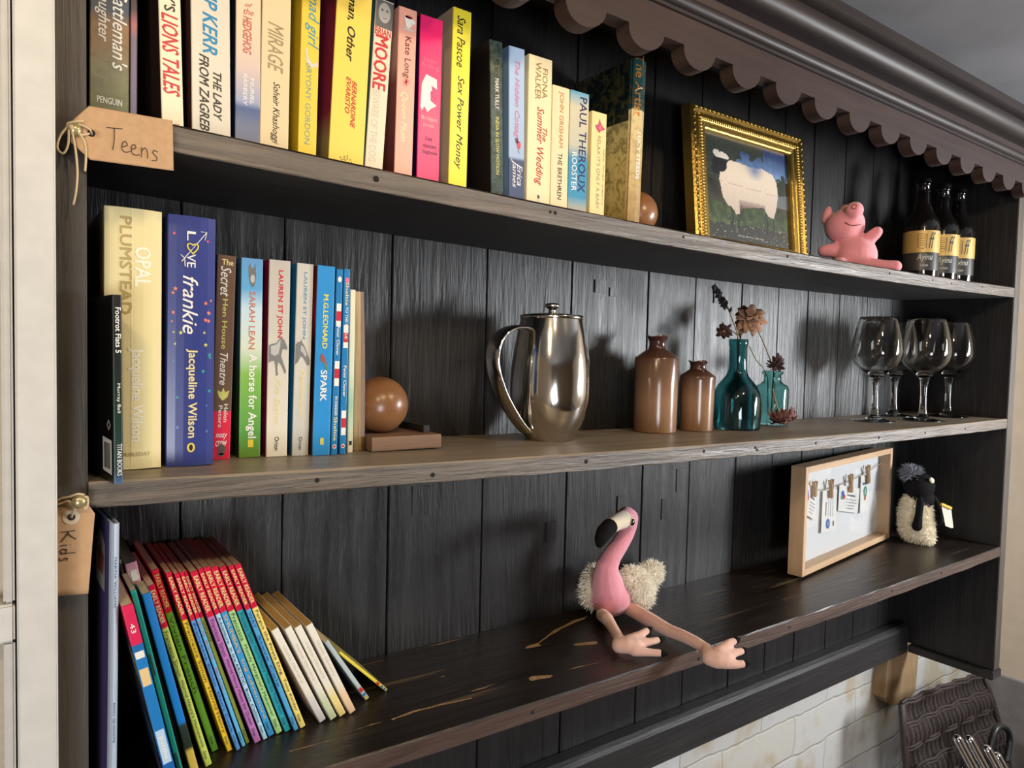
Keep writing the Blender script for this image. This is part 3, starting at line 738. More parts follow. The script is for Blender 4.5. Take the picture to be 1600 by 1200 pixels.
def book(name, label, x, y, k, w, h, lean, spine, side=None, depth=None, kind='paperback', texts=(), group=None, page=None, rough=0.36, z=None, pagein=0.0):
    depth = depth if depth else max(0.05, min(0.128, 0.2035 - y))
    o = empty(name, label, 'book', (x, y, (sz(k, x) if z is None else z) + 0.0003), (0, math.radians(lean), 0), group)
    hard = kind == 'hardback'
    t = 0.0024 if hard else (0.0003 if w < 0.0068 else 0.0005)
    bulge = 0.0028 if hard else 0.0
    r = min(0.0011, w * 0.25)
    out, inn = u_profile(w, depth, t, r, bulge)
    bm = bmesh.new()
    loop = out + inn
    lo = [bm.verts.new((a, c, 0)) for a, c in loop]; hi = [bm.verts.new((a, c, h)) for a, c in loop]
    n = len(loop); no = len(out)
    for i in range(n):
        f = bm.faces.new((lo[i], lo[(i + 1) % n], hi[(i + 1) % n], hi[i]))
        f.material_index = 1 if (i == 0 or i == no - 2) else 0
    for ring in (lo, hi):
        for tri in tessellate_polygon([[Vector((a, c, 0)) for a, c in loop]]): bm.faces.new([ring[i] for i in tri])
    sm = spine if isinstance(spine, bpy.types.Material) else (plain(spine, rough, name='printed_cover') if not isinstance(spine, list) else printed(spine, h, rough))
    sd = sm if side is None else (side if isinstance(side, bpy.types.Material) else (printed(side, h, rough) if isinstance(side, list) else plain(side, rough, name='printed_cover')))
    obj('cover', bm, [sm, sd], o)
    ins = 0.003 if hard else 0.0002
    obj('page_block', boxbm(t + 0.00005 if w > 3 * t else w * 0.3, w - t - 0.00005 if w > 3 * t else w * 0.7, max(t, 0.0017), depth - (0.004 if hard else 0.0005), ins, h - ins - pagein), page or PAGE, o)
    def ys(fx): return -(bulge * (1 - (2 * fx - 1) ** 2)) - 0.00018
    for (s, fx0, fx1, za, zb, col, st) in texts:
        bold = 0.045 if 'b' in st else 0.016; it = 0.32 if 'i' in st else 0.0
        if 'h' in st: fn = lambda a, c: Vector((w * (fx0 + (fx1 - fx0) * a), ys(fx0 + (fx1 - fx0) * a), zb + (za - zb) * c))
        else: fn = lambda a, c: Vector((w * (fx0 + (fx1 - fx0) * c), ys(fx0 + (fx1 - fx0) * c), za + (zb - za) * a))
        lettering(s, fn, ink(col), o, bold, it)
    o_ = o
    def on(fx, z_, lift=1.0): return Vector((w * fx, ys(fx) * lift, z_))
    return o_, on, w, h

B = {}
for row in BOOKS_S1 + BOOKS_S2 + BOOKS_S3: B[row[0]] = row
def mk(key, label, k, spine, side=None, **kw):
    _, x, y, w, h, lean, tx = B[key]
    kind = kw.pop('kind', 'paperback')
    nm = kw.pop('name', {'paperback': 'paperback_book', 'hardback': 'hardback_book'}[kind])
    return book(nm, label, x, y, k, kw.pop('w', w * 0.985), kw.pop('h', h), kw.pop('lean', lean), spine, side, texts=kw.pop('texts', tx), kind=kind, **kw)
def patch(bk, pts, col, name='emblem', lift=1.6):
    if not isinstance(name, str): name, lift = 'emblem', name
    o, on, w, h = bk
    return blobpoly(pts, lambda fx, z_: on(fx, z_) + Vector((0, -0.0001 * lift, 0)), ink(col), o, name)
def ell(cx, cz, rx, rz, n=20, a0=0.0): return [(cx + rx * math.cos(2 * PI * i / n + a0), cz + rz * math.sin(2 * PI * i / n + a0)) for i in range(n)]
def rectp(x0, x1, z0, z1): return [(x0, z0), (x1, z0), (x1, z1), (x0, z1)]
def star(cx, cz, rx, rz, n=5):
    return [(cx + (rx if i % 2 == 0 else rx * .42) * math.sin(PI * i / n), cz + (rz if i % 2 == 0 else rz * .42) * math.cos(PI * i / n)) for i in range(2 * n)]

G1 = 'books on the top shelf'; G2_ = 'books on the middle shelf'; G3_ = 'children\'s books on the bottom shelf'
S = srgb
# --- top shelf
mk('cattle', 'thick paperback with hillside landscape spine, first on the top shelf by the left post', 1,
   printed([(0, S(64, 66, 46)), (.15, S(92, 98, 62)), (.28, S(104, 104, 74)), (.38, S(120, 92, 58)), (.48, S(128, 92, 58)), (.53, S(40, 58, 78)), (.62, S(22, 50, 84)), (1, S(40, 70, 110))], .198, art=(S(46, 50, 34), 90, .35)), S(30, 30, 40), group=G1)
_, x_, y_, w_, h_, l_, t_ = B['dark']
book('paperback_book', 'thin dark purple paperback beside the landscape-spined book on the top shelf', x_ + 0.0005, 0.088, 1, 0.0062, h_, 0.3,
     [(0, S(84, 76, 110)), (.45, S(96, 80, 104)), (.52, S(160, 90, 100)), (.58, S(60, 40, 60)), (.62, S(24, 18, 34)), (1, S(20, 16, 30))], group=G1)
bk = mk('lions', 'cream paperback with fat red italic capitals beside a dark gap, top shelf', 1, S(232, 220, 190), S(60, 40, 36), group=G1)
patch(bk, [(.1, .012), (.5, .017), (.7, .024), (.55, .021), (.8, .0225), (.4, .014), (.7, .0165), (.3, .010)], (0.6, 0.25, 0.2), 'emblem')
mk('kerr', 'wide pale grey paperback with blue capitals above black italic title lines', 1, S(214, 206, 188), S(92, 56, 48), group=G1)
mk('hedge', 'peach paperback whose spine fades to a blue city roofline', 1,
   printed([(0, S(120, 122, 138)), (.18, S(108, 116, 140)), (.26, S(70, 92, 140)), (.29, S(150, 160, 190)), (.45, S(208, 188, 178)), (.6, S(228, 200, 170)), (1, S(232, 205, 172))], .198), S(30, 38, 60), group=G1)
mk('mirage', 'cream paperback with grey slanted title and black italic author line', 1, S(222, 202, 160), group=G1)
bk = mk('mad', 'yellow paperback with teal script title and white crescent', 1, S(238, 200, 72), S(200, 170, 40), group=G1)
patch(bk, [(.25, .124), (.3, .112), (.6, .106), (.95, .109), (.9, .113), (.65, .110), (.42, .115), (.36, .124)], 'W2')
bk = mk('girl', 'widest yellow paperback with dark title and red author lines, tilted right', 1, S(240, 208, 92), [(0, S(150, 132, 88)), (.2, S(150, 132, 88)), (.33, S(128, 40, 66)), (1, S(128, 40, 66))], w=.0378, group=G1)
for i in range(14):
    a = i * 2.4; rr = .002 * math.sqrt(i)
    patch(bk, ell(.47 + rr * math.cos(a) / .04, .0235 + rr * math.sin(a) * .7, .02, .0009, 8), (.22, .18, .05), 'emblem')
for fx in (.38, .46, .54): patch(bk, rectp(fx, fx + .02, .010, .019), (.18, .15, .04), 'emblem')
bk = mk('moore', 'white paperback with bold red upright capitals and grey portrait at the head, leaning right', 1, S(228, 212, 186), S(80, 120, 120), group=G1)
patch(bk, rectp(.02, .98, .1685, .197), (.12, .115, .11), 'portrait_panel', 1)
patch(bk, ell(.5, .1845, .34, .0105), (.42, .39, .35), 'portrait', 1.8)
patch(bk, ell(.36, .187, .07, .0012, 10), (.1, .09, .09), 'portrait', 2.2); patch(bk, ell(.64, .187, .07, .0012, 10), (.1, .09, .09), 'portrait', 2.2)
patch(bk, rectp(.4, .62, .1785, .1793), (.12, .1, .1), 'portrait', 2.2)
bk = mk('kate', 'dusty pink paperback with a teacup and brown hand lettering', 1, S(232, 166, 148), [(0, S(60, 34, 34)), (.1, S(60, 34, 34)), (.12, S(116, 54, 50)), (.6, S(150, 84, 76)), (.7, S(214, 150, 134)), (1, S(222, 158, 142))], group=G1)
patch(bk, [(.28, .190), (.78, .1875), (.72, .180), (.55, .1765), (.4, .178)], 'W'); patch(bk, ell(.54, .1885, .22, .0016), (.45, .03, .04)); patch(bk, ell(.55, .1755, .3, .0013), 'W2', 1.2)
patch(bk, ell(.82, .1845, .08, .0022), 'W', 1.2)
for i in range(5):
    a = PI * i / 5
    patch(bk, [(.5 + .2 * math.cos(a) + .03 * math.sin(a), .1195 + .0042 * math.sin(a)), (.5 - .2 * math.cos(a) + .03 * math.sin(a), .1195 - .0042 * math.sin(a)), (.5 - .2 * math.cos(a) - .03 * math.sin(a), .1195 - .0042 * math.sin(a) + .0006), (.5 + .2 * math.cos(a) - .03 * math.sin(a), .1195 + .0042 * math.sin(a) + .0006)], (.7, .1, .12))
bk = mk('pink', 'bright hot pink paperback with a cream picture panel', 1, S(236, 40, 110), S(30, 18, 60), group=G1)
patch(bk, [(.08, .098), (.12, .1235), (.3, .1345), (.78, .1315), (.8, .121), (.5, .117), (.52, .107), (.8, .103), (.55, .0985), (.4, .094), (.25, .0995), (.15, .0945)], 'W', 1.3)
patch(bk, [(.55, .1235), (.8, .121), (.78, .110), (.6, .113)], (.55, .06, .2), 'emblem', 1.8)
mk('sara', 'tall lemon yellow paperback covered in black brush script', 1, S(244, 224, 60), S(210, 180, 150), group=G1)
mk('tully', 'slim dark green mottled paperback with a black back cover, beside the tall lemon yellow one', 1,
   printed([(0, S(44, 66, 62)), (.5, S(52, 82, 84)), (.8, S(50, 66, 60)), (.84, S(92, 98, 76)), (1, S(70, 84, 76))], .1966, art=(S(18, 32, 34), 130, .75)), S(22, 18, 18), group=G1)
bk = mk('cottage', 'pale blue paperback with pink script and a navy foot', 1, printed([(0, S(72, 84, 120)), (.33, S(64, 78, 116)), (.35, S(160, 182, 212)), (1, S(172, 196, 226))], .1972), S(120, 150, 180), group=G1)
patch(bk, ell(.62, .0835, .13, .005), (.55, .08, .12)); patch(bk, ell(.5, .0885, .1, .0035), (.1, .05, .08)); patch(bk, [(.6, .079), (.7, .073), (.56, .0755)], (.25, .22, .3))
bk = mk('fiona', 'wide cream paperback with red script and a green meadow strip', 1, S(240, 220, 176), group=G1)
patch(bk, rectp(.02, .98, .004, .019), (.42, .44, .12)); patch(bk, rectp(.1, .9, .004, .010), (.62, .56, .06), 'emblem', 1.9); patch(bk, ell(.52, .018, .06, .009), 'W2', 2.2); patch(bk, ell(.5, .0275, .05, .0022), (.12, .05, .04), 'emblem', 2.2)
mk('grisham', 'cream paperback with brown and dark capitals, shorter than the meadow-strip book it touches', 1, S(240, 214, 172), group=G1)
mk('theroux', 'paperback with sand and blue sea spine and dark navy capitals', 1,
   printed([(0, S(120, 170, 190)), (.1, S(196, 182, 150)), (.22, S(60, 140, 176)), (.5, S(62, 140, 178)), (.6, S(190, 188, 166)), (.88, S(206, 196, 164)), (1, S(90, 160, 190))], .17), group=G1)
bk = mk('relax', 'shortest cream-yellow paperback with a pink flower, on the top shelf', 1, S(240, 212, 150), group=G1)
patch(bk, [(.2, .134), (.42, .1365), (.5, .144), (.62, .137), (.9, .132), (.62, .129), (.5, .1255), (.34, .129)], (.55, .08, .18)); patch(bk, ell(.55, .1325, .1, .0025), (.7, .2, .1), 'emblem', 2.2)
bk = mk('artist', 'tall dark teal hardback with gold title in a floral half jacket, beneath the frieze', 1,
   printed([(0, S(150, 112, 62)), (.3, S(186, 158, 104)), (.52, S(200, 176, 122)), (.715, S(206, 188, 140)), (.72, S(24, 58, 60)), (1, S(30, 78, 80))], .238, const=False, art=(S(120, 98, 50), 70, .35)),
   printed([(0, S(176, 104, 56)), (.12, S(172, 150, 90)), (.5, S(196, 180, 120)), (.655, S(190, 176, 124)), (.66, S(14, 30, 32)), (1, S(12, 24, 28))], .238, art=(S(84, 78, 42), 75, .6)), group=G1, depth=.120, kind='hardback')

# --- middle shelf
bk = mk('foot', 'small thin black paperback standing at the shelf edge before the cream hardback', 2, [(0, S(70, 96, 130)), (.06, S(40, 60, 66)), (.3, S(26, 50, 40)), (.7, S(20, 26, 26)), (1, S(30, 30, 30))], S(14, 14, 13), group=G2_, depth=.100)
o = bk[0]; o.rotation_euler.z = math.radians(8.3)
obj('barcode_panel', raw([(-.0001, .0045, .006), (-.0001, .029, .0075), (-.0001, .029, .034), (-.0001, .0045, .0325)], [(0, 1, 2, 3)]), plain((.62, .60, .56), .5, name='print_ink'), o)
bm = bmesh.new()
for i in range(22):
    y0 = .009 + i * .00075
    v = [bm.verts.new((-.0002, y, z)) for y, z in ((y0, .010), (y0 + .0002 + .0003 * R_.random(), .010), (y0 + .0002 + .0003 * R_.random(), .030), (y0, .030))]
    bm.faces.new(v)
obj('barcode', bm, ink('K'), o)
obj('emblem', raw([(-.0001, .012, .0395), (-.0001, .0175, .044), (-.0001, .012, .0485), (-.0001, .0065, .044)], [(0, 1, 2, 3)]), plain((.35, .34, .32), .5, name='print_ink'), o)
obj('emblem', raw([(-.0002, .012, .0415), (-.0002, .015, .044), (-.0002, .012, .0465), (-.0002, .009, .044)], [(0, 1, 2, 3)]), ink('K'), o)
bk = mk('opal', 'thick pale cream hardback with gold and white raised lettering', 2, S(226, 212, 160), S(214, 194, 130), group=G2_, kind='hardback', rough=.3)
patch(bk, rectp(.455, .97, .001, .2195), S(226, 214, 166), 'lit_spine_half', -.6)  # lighter half paints in the light falling on the rounded spine
bk = mk('frankie', 'thick navy hardback with coloured stars and white script', 2, S(52, 62, 128), group=G2_, kind='hardback', rough=.3)
_o, on, w, h = bk
hp = []
for i in range(33):
    t = 2 * PI * i / 32
    hp.append((0.5 + .115 * math.sin(t) ** 3, .1935 + .0052 * (0.81 * math.cos(t) - .31 * math.cos(2 * t) - .12 * math.cos(3 * t))))
bm = bmesh.new(); tube(bm, [on(a, c) + Vector((0, -.0003, 0)) for a, c in hp], .0006, 5); obj('emblem', bm, ink('Y'), _o)
bm = bmesh.new(); tube(bm, [on(a, c) + Vector((0, -.0003, 0)) for a, c in ((.27, .181), (.8, .2085))], .0004, 5)
tube(bm, [on(a, c) + Vector((0, -.0003, 0)) for a, c in ((.67, .2085), (.8, .2085), (.76, .2015))], .0004, 5)
tube(bm, [on(a, c) + Vector((0, -.0003, 0)) for a, c in ((.25, .187), (.33, .184), (.34, .177))], .0004, 5)
obj('emblem', bm, ink('W'), _o)
sc_ = [(.62, .01), (.9, .05), (.75, .4)]
rs = random.Random(5)
for i in range(26):
    z_ = rs.uniform(.012, .213); fx = rs.choice((rs.uniform(.08, .3), rs.uniform(.72, .92), rs.uniform(.1, .9)))
    if .3 < fx < .68: fx = fx * .4 if rs.random() < .5 else .7 + fx * .3
    c = (.75, .10, .14) if z_ > .17 else (.75, .22, .12) if z_ > .12 else (.62, .60, .12) if z_ > .10 else (.04, .32, .36) if z_ > .06 else (.12, .22, .5)
    s_ = rs.uniform(.5, 1.0)
    patch(bk, star(fx, z_, .055 * s_, .0023 * s_), c, 'star', 1.2)
patch(bk, ell(.5, .0165, .085, .0043), (.70, .58, .10)); patch(bk, ell(.5, .0165, .04, .0028), 'K', 'emblem', 2.4)
bk = mk('hen', 'brown woodgrain paperback with a red block at the foot', 2, printed([(0, S(206, 32, 62)), (.235, S(206, 32, 62)), (.2355, S(92, 68, 52)), (1, S(108, 84, 64))], .195, const=True, art=None), S(60, 44, 34), group=G2_)
patch(bk, [(.3, .0600), (.5, .0565), (.75, .0600), (.85, .0665), (.62, .0645), (.52, .0690), (.42, .0645), (.2, .0665)], 'Y4'); patch(bk, ell(.52, .0095, .2, .0055), (.10, .08, .08)); patch(bk, rectp(.35, .65, .003, .006), (.10, .08, .08))
bk = mk('angel', 'paperback fading from sky blue through white to grass green', 2, printed([(0, S(96, 130, 40)), (.12, S(84, 150, 62)), (.42, S(128, 180, 80)), (.55, S(208, 216, 196)), (.75, S(190, 214, 226)), (.85, S(90, 160, 206)), (1, S(96, 150, 196))], .1952), [(0, S(50, 62, 30)), (.3, S(40, 60, 34)), (1, S(70, 96, 120))], group=G2_)
patch(bk, [(.33, .186), (.4, .191), (.44, .186), (.58, .186), (.64, .191), (.66, .184), (.68, .176), (.6, .169), (.5, .167), (.42, .170), (.36, .177)], (.16, .15, .14)); patch(bk, ell(.52, .1755, .1, .004), (.45, .44, .42), 'emblem', 2.2)
patch(bk, rectp(.4, .66, .010, .0175), (.70, .55, .05))
HORSE_RUN = [(0, .76), (.18, .80), (.40, .82), (.52, .92), (.66, 1.0), (.70, .95), (.80, .90), (.96, .72), (.93, .65), (.82, .68), (.70, .66), (.64, .50), (.74, .36), (.92, .12), (.85, .05), (.66, .27), (.50, .36), (.46, .20), (.50, .02), (.40, .0), (.36, .22), (.30, .38), (.12, .36), (0, .32)]
HORSE_HEAD = [(0, .80), (.15, .90), (.30, .90), (.36, 1.0), (.44, .88), (.60, .76), (.80, .48), (.97, .24), (.94, .08), (.80, .04), (.66, .20), (.50, .34), (.36, .38), (.20, .18), (0, .06)]
def horse(bk, z0, z1, pts, mane):
    f = lambda L: [(x * .92 + .03, z0 + (z1 - z0) * z_) for x, z_ in L]
    patch(bk, f(pts), (.20, .195, .19), 'horse_print'); patch(bk, f(mane), (.48, .47, .45), 'horse_print', 2.2)
bk = mk('lsjred', 'pale grey paperback with red title, running horse and crimson back cover', 2, [(0, S(226, 218, 196)), (.45, S(208, 202, 188)), (1, S(186, 180, 172))], S(132, 22, 50), group=G2_)
horse(bk, .081, .121, HORSE_RUN, [(.1, .74), (.4, .79), (.60, .92), (.58, .74), (.50, .55), (.3, .50), (.12, .55)])
bk = mk('lsjblue', 'pale grey paperback with blue title, horse head and teal-blue back cover', 2, [(0, S(190, 188, 178)), (.45, S(206, 202, 190)), (1, S(196, 194, 186))], S(34, 116, 158), group=G2_)
horse(bk, .091, .119, HORSE_HEAD, [(.36, .80), (.56, .70), (.74, .44), (.66, .36), (.50, .50), (.34, .58)])
bk = mk('spark', 'sky blue paperback with yellow and white capitals and a beetle', 2, S(44, 140, 206), [(0, S(90, 56, 40)), (.25, S(40, 26, 24)), (.6, S(30, 20, 22)), (.75, S(150, 40, 40)), (1, S(90, 26, 30))], group=G2_)
patch(bk, [(.3, .103), (.42, .106), (.6, .0985), (.72, .092), (.6, .093), (.42, .0965), (.3, .098)], (.35, .08, .05)); patch(bk, [(.5, .0985), (.78, .089), (.72, .087), (.55, .093)], (.12, .25, .12), 'emblem', 2.2)
patch(bk, rectp(.42, .62, .011, .018), (.65, .58, .10))
for key, lab in (('shelt1', 'thin blue paperback with red and white bands beside the beetle-spined one'), ('shelt2', 'thin blue paperback with white bands, furthest right of the blue spines')):
    bk = mk(key, lab, 2, S(30, 120, 178), group=G2_, w=.0068)
    for z0, z1, c in ((.150, .158, 'W'), (.140, .150, 'R'), (.134, .140, 'W'), (.090, .098, 'W'), (.080, .090, 'R'), (.072, .080, 'W')):
        sft = 0 if key == 'shelt1' else -.022
        patch(bk, rectp(.15, .9, z0 + sft - (0.03 if sft and z0 < .1 else 0), z1 + sft - (0.03 if sft and z0 < .1 else 0)), c, 'colour_band', .4)
    patch(bk, ell(.5, .0085, .3, .0024), 'W'); patch(bk, ell(.5, .0085, .18, .0014), 'R', 'emblem', 2.2); patch(bk, ell(.5, .183, .3, .003), 'W' if key == 'shelt1' else 'P2')
bk = mk('thin', 'thin white paperback squeezed against the pale bookend board', 2, [(0, S(224, 214, 180)), (.3, S(150, 190, 160)), (.5, S(206, 214, 190)), (1, S(232, 220, 190))], group=G2_, w=.0060, lean=0.3)
patch(bk, rectp(.25, .75, .008, .0125), 'K')

# --- children's books leaning on the bottom shelf
bk = mk('donq', 'tall thin dark blue hardback with a pale blue spine, upright under the Kids tag', 3, S(172, 186, 206), S(98, 86, 136), group=G3_, kind='hardback', depth=.10,
        texts=[("MARCIA WILLIAMS", .36, .64, .222, .182, (.05, .08, .2), 'r'), ("DON QUIXOTE", .36, .64, .106, .074, (.05, .08, .2), 'r')], page=PAGE, w=.0058, lean=0.6)
o = bk[0]; o.rotation_euler.z = math.radians(4.2)
obj('board_edge', raw([(-.0002, .083, .0), (-.0002, .0998, .0), (-.0002, .0998, .2485), (-.0002, .083, .2485)], [(0, 1, 2, 3)]), plain(S(186, 172, 130), .6, name='worn_board_edge'), o)
obj('emblem', raw([(-.0002, y, z) for y, z in ((.022, .188), (.060, .190), (.060, .226), (.053, .232), (.042, .236), (.030, .232), (.022, .226))], [tuple(range(7))]), ink('W2'), o)
obj('emblem', raw([(-.0003, y, z) for y, z in ((.028, .200), (.054, .201), (.050, .214), (.056, .221), (.044, .219), (.038, .229), (.034, .219), (.026, .216))], [tuple(range(8))]), plain((.45, .12, .06), .5, name='print_ink'), o)

TXT = dict(lime=["Francesca Simon", "Horrid Henry's Homework"], green=["Vivian French"], gold=["Francesca Simon", "Horrid Henry"], blueD=["Francesca Simon", "Don't Cook"], blueE=["BIG BAD", "Blob"], olive=["Wolf"],
           purple=["Francesca Simon", "Horrid Henry Meets the Queen"], ltblue=["Adventure", "in the ARCTIC", "Ross Collins"], shumba=["SHUMBA'S", "big adventure"], ltgreen=["Francesca", "Moody Margaret's Makeover"],
           teal=["Francesca Simon", "Horrid Henry Tricks the Tooth Fairy"], blueL=["WAY", "Steve Cole"], yellow=["Fergus the Pirate Dog", "Tony Kinder"])
ER = dict(lime=(S(188, 206, 96), 'lime green', (.10, .12, .03)), green=(S(112, 172, 66), 'grass green', (.04, .10, .03)), gold=(S(232, 192, 50), 'golden yellow', (.14, .08, .02)), blueD=(S(88, 150, 214), 'cornflower blue', (.03, .05, .2)),
          blueE=(S(98, 180, 224), 'light blue', (.45, .2, .3)), olive=(S(150, 160, 70), 'olive green', (.08, .08, .02)), purple=(S(184, 118, 180), 'lilac', (.12, .02, .12)), ltblue=(S(176, 216, 236), 'ice blue', (.03, .06, .14)),
          shumba=(S(62, 150, 206), 'bright blue', (.72, .45, .18)), ltgreen=(S(170, 212, 140), 'mint green', (.04, .12, .04)), teal=(S(46, 160, 176), 'teal', (.02, .08, .16)), blueL=(S(84, 164, 214), 'mid blue', (.02, .08, .30)), yellow=(S(240, 218, 120), 'pale yellow', (.10, .08, .05)))
SIDE = dict(lime=S(170, 190, 90), green=S(90, 150, 60), gold=S(180, 140, 40), blueD=S(60, 80, 110), blueE=S(80, 150, 190), olive=S(110, 120, 60), purple=S(110, 60, 110), ltblue=S(150, 180, 200), shumba=S(50, 110, 150), ltgreen=S(110, 130, 90), teal=S(70, 110, 100), blueL=S(70, 90, 130), yellow=S(220, 200, 110))
order = ['lime', 'green', 'gold', 'blueD', 'blueE', 'olive', 'purple', 'ltblue', 'shumba', 'ltgreen', 'teal', 'blueL', 'yellow']
for i, kx in enumerate(order):
    col, cname, tcol = ER[kx]
    _, x, y, w, h, lean, _t = B[kx]
    lean = dict(lime=-15.3, green=-16.0, gold=-16.6, blueD=-17.0, blueE=-17.4, olive=-17.8, purple=-18.3, ltblue=-18.7, shumba=-19.0, ltgreen=-19.4, teal=-19.7, blueL=-19.95, yellow=-20.2)[kx]
    w = {'olive': .0034, 'gold': .0048, 'blueD': .0038, 'blueE': .0034, 'purple': .0062, 'ltblue': .0042, 'shumba': .0058, 'ltgreen': .0062, 'teal': .0062, 'blueL': .0046, 'yellow': .0058}.get(kx, w)
    rb = .745 if kx not in ('lime', 'green') else .77
    m = printed([(0, col), (rb, S(206, 30, 62))], h, .25, const=True)
    sd = printed([(0, SIDE[kx]), (rb + .06, S(190, 28, 56))], h, .3, const=True)
    tx = [("EARLY READER", .2, .78, h * .975, h * (rb + .03), 'Y3', 'rb')]
    names = TXT[kx]; zt = h * (rb - .015); zspan = h * (rb - .12)
    tot = sum(len(s) for s in names) + 1.5 * (len(names) - 1)
    for s in names:
        L = zspan * len(s) / max(tot, 20)
        tx.append((s, .22, .78, zt, zt - L, tcol, 'r')); zt -= L + zspan * 1.5 / max(tot, 20)
    tx.append(("Orion", .25, .7, h * .085, h * .04, (.03, .04, .05), 'r'))
    near = ' touching the blue picture book' if kx == 'lime' else (', last before the four cream books' if kx == 'yellow' else '')
    book('early_reader_book', 'slim leaning reader with red-topped %s spine%s' % (cname, near), x, y, 3, w, h, lean, m, sd, texts=tx, group='red-topped early reader books', depth=.120 if y < .08 else .118, page=PAGE)

for i, (kx, low, cn) in enumerate((('W1', S(206, 200, 196), 'greyish white foot, nearest the red-topped readers'), ('W2', S(198, 206, 166), 'pale green foot'), ('W3', S(236, 212, 138), 'pale yellow foot'), ('W4', S(236, 200, 160), 'peach foot, outermost of the four'))):
    _, x, y, w, h, lean, _t = B[kx]
    m = printed([(0, low), (.2, low), (.34, S(232, 224, 206)), (1, S(234, 228, 212))], h, .45)
    w_ = .0074
    bk = book('small_cream_book', 'small cream book leaning left with %s' % cn, x, y, 3, w_, h, lean, m, S(196, 176, 170) if kx == 'W1' else S(226, 218, 204), group='small cream books leaning on the bottom shelf', depth=.118, page=plain(S(190, 150, 92), .85, name='tan_pages'),
              texts=[(s, .3, .7, h * .82, h * .42, (.62, .57, .48), 'r') for s in ("little library",)])
_, x, y, w, h, lean, _t = B['grey']
bk = book('thin_picture_book', 'thin grey-blue book lying against the small cream books', x, y, 3, .0048, h, lean, S(176, 188, 190), S(122, 138, 140), group=G3_, depth=.085)
for z0, z1, c in ((.012, .018, (.6, .03, .03)), (.006, .009, (.05, .15, .4)), (.001, .004, (.65, .5, .05))): patch(bk, rectp(.1, .9, z0, z1), c, 'colour_band')
_, x, y, w, h, lean, _t = B['yel2']
bk = book('thin_picture_book', 'thin yellow book fallen furthest over at the end of the row', x + .0035, y, 3, .0034, h, lean, S(228, 206, 70), S(160, 150, 70), group=G3_, depth=.08)
for z0, z1, c in ((.013, .018, (.6, .03, .03)), (.007, .010, (.05, .15, .4)), (.002, .005, (.05, .15, .4))): patch(bk, rectp(.1, .9, z0, z1), c, 'colour_band')

_, x, y, w, h, lean, _t = B['redblue']
m = printed([(0, S(28, 106, 176)), (.12, S(22, 96, 170)), (.3, S(30, 120, 190)), (.78, S(30, 104, 170)), (.815, S(28, 90, 160)), (.82, S(214, 34, 84))], h, .3, const=True)
sd = printed([(0, S(26, 46, 76)), (.3, S(34, 58, 92)), (.55, S(82, 74, 72)), (.7, S(46, 62, 100)), (.815, S(48, 72, 124)), (.82, S(196, 30, 74))], h, .3, art=(S(60, 70, 80), 40, .25))
bk = book('paperback_book', 'dark blue paperback with a pink head, front of the leaning books', x, y, 3, w * .9, h, lean, m, sd, group=G3_, depth=.115,
          texts=[("43", .3, .7, .172, .164, 'W', 'r'), ("puzzles", .25, .75, .072, .052, 'W', 'rb')])
patch(bk, rectp(.12, .88, .142, .148), 'W', 'colour_band', 1); patch(bk, rectp(.12, .88, .118, .133), (.75, .55, .25), 'colour_band', 1); patch(bk, rectp(.12, .88, .048, .078), (.45, .62, .78), 'colour_band', .2)
o = bk[0]
for z0, z1 in ((.045, .078), (.008, .040)):
    obj('text_panel', raw([(-.0003, .006, z0), (-.0003, .055, z0 + .004), (-.0003, .055, z1 + .004), (-.0003, .006, z1)], [(0, 1, 2, 3)]), plain(S(46, 64, 84), .4, name='print_ink'), o)
    bm = bmesh.new()
    for i in range(6):
        zz = z1 - .004 - i * .0048
        v = [bm.verts.new(p) for p in ((-.0005, .010, zz), (-.0005, .050, zz + .003), (-.0005, .050, zz + .0038), (-.0005, .010, zz + .0008))]; bm.faces.new(v)
    obj('small_print', bm, plain((.35, .38, .42), .5, name='print_ink'), o)
obj('emblem', raw([(-.0003, .004, .146), (-.0003, .03, .148), (-.0003, .018, .128), (-.0003, .004, .117)], [(0, 1, 2, 3)]), plain((.55, .38, .08), .5, name='print_ink'), o)

_, x, y, w, h, lean, _t = B['tealmag']
bk = book('picture_book', 'thin teal stapled picture book leaning behind the pink-headed one', x, y, 3, w, h, lean, S(30, 158, 146), S(24, 120, 112), group=G3_, depth=.053)
o = bk[0]
bm = bmesh.new()
for zz in (.115, .022): tube(bm, [(w * .55, -.0006, zz), (w * .55, -.0006, zz + .02)], .00035, 6)
obj('staple', bm, plain((.5, .5, .5), .3, 1.0, name='steel_wire'), o)
_, x, y, w, h, lean, _t = B['bluemag']
bk = book('picture_book', 'bright blue picture book with an olive shape on its cover', x, y, 3, .0066, h, -13.2, printed([(0, S(206, 178, 80)), (.17, S(200, 172, 76)), (.19, S(34, 44, 34)), (.31, S(40, 56, 50)), (.33, S(28, 124, 204)), (1, S(30, 120, 200))], h, .3),
          printed([(0, S(160, 140, 70)), (.17, S(170, 146, 70)), (.2, S(30, 40, 34)), (.31, S(36, 50, 46)), (.34, S(24, 92, 160)), (1, S(26, 92, 160))], h, .3), group=G3_, depth=.038)
o = bk[0]
obj('emblem', raw([(-.0003, .015 + .012 * math.cos(2 * PI * i / 20), .115 + .042 * math.sin(2 * PI * i / 20)) for i in range(20)], [tuple(range(20))]), plain(S(96, 92, 44), .4, name='print_ink'), o)
obj('emblem', raw([(-.0003, .003, .045), (-.0003, .009, .045), (-.0003, .012, .082), (-.0003, .006, .084)], [(0, 1, 2, 3)]), plain(S(20, 30, 40), .4, name='print_ink'), o)
_, x, y, w, h, lean, _t = B['pinkb']
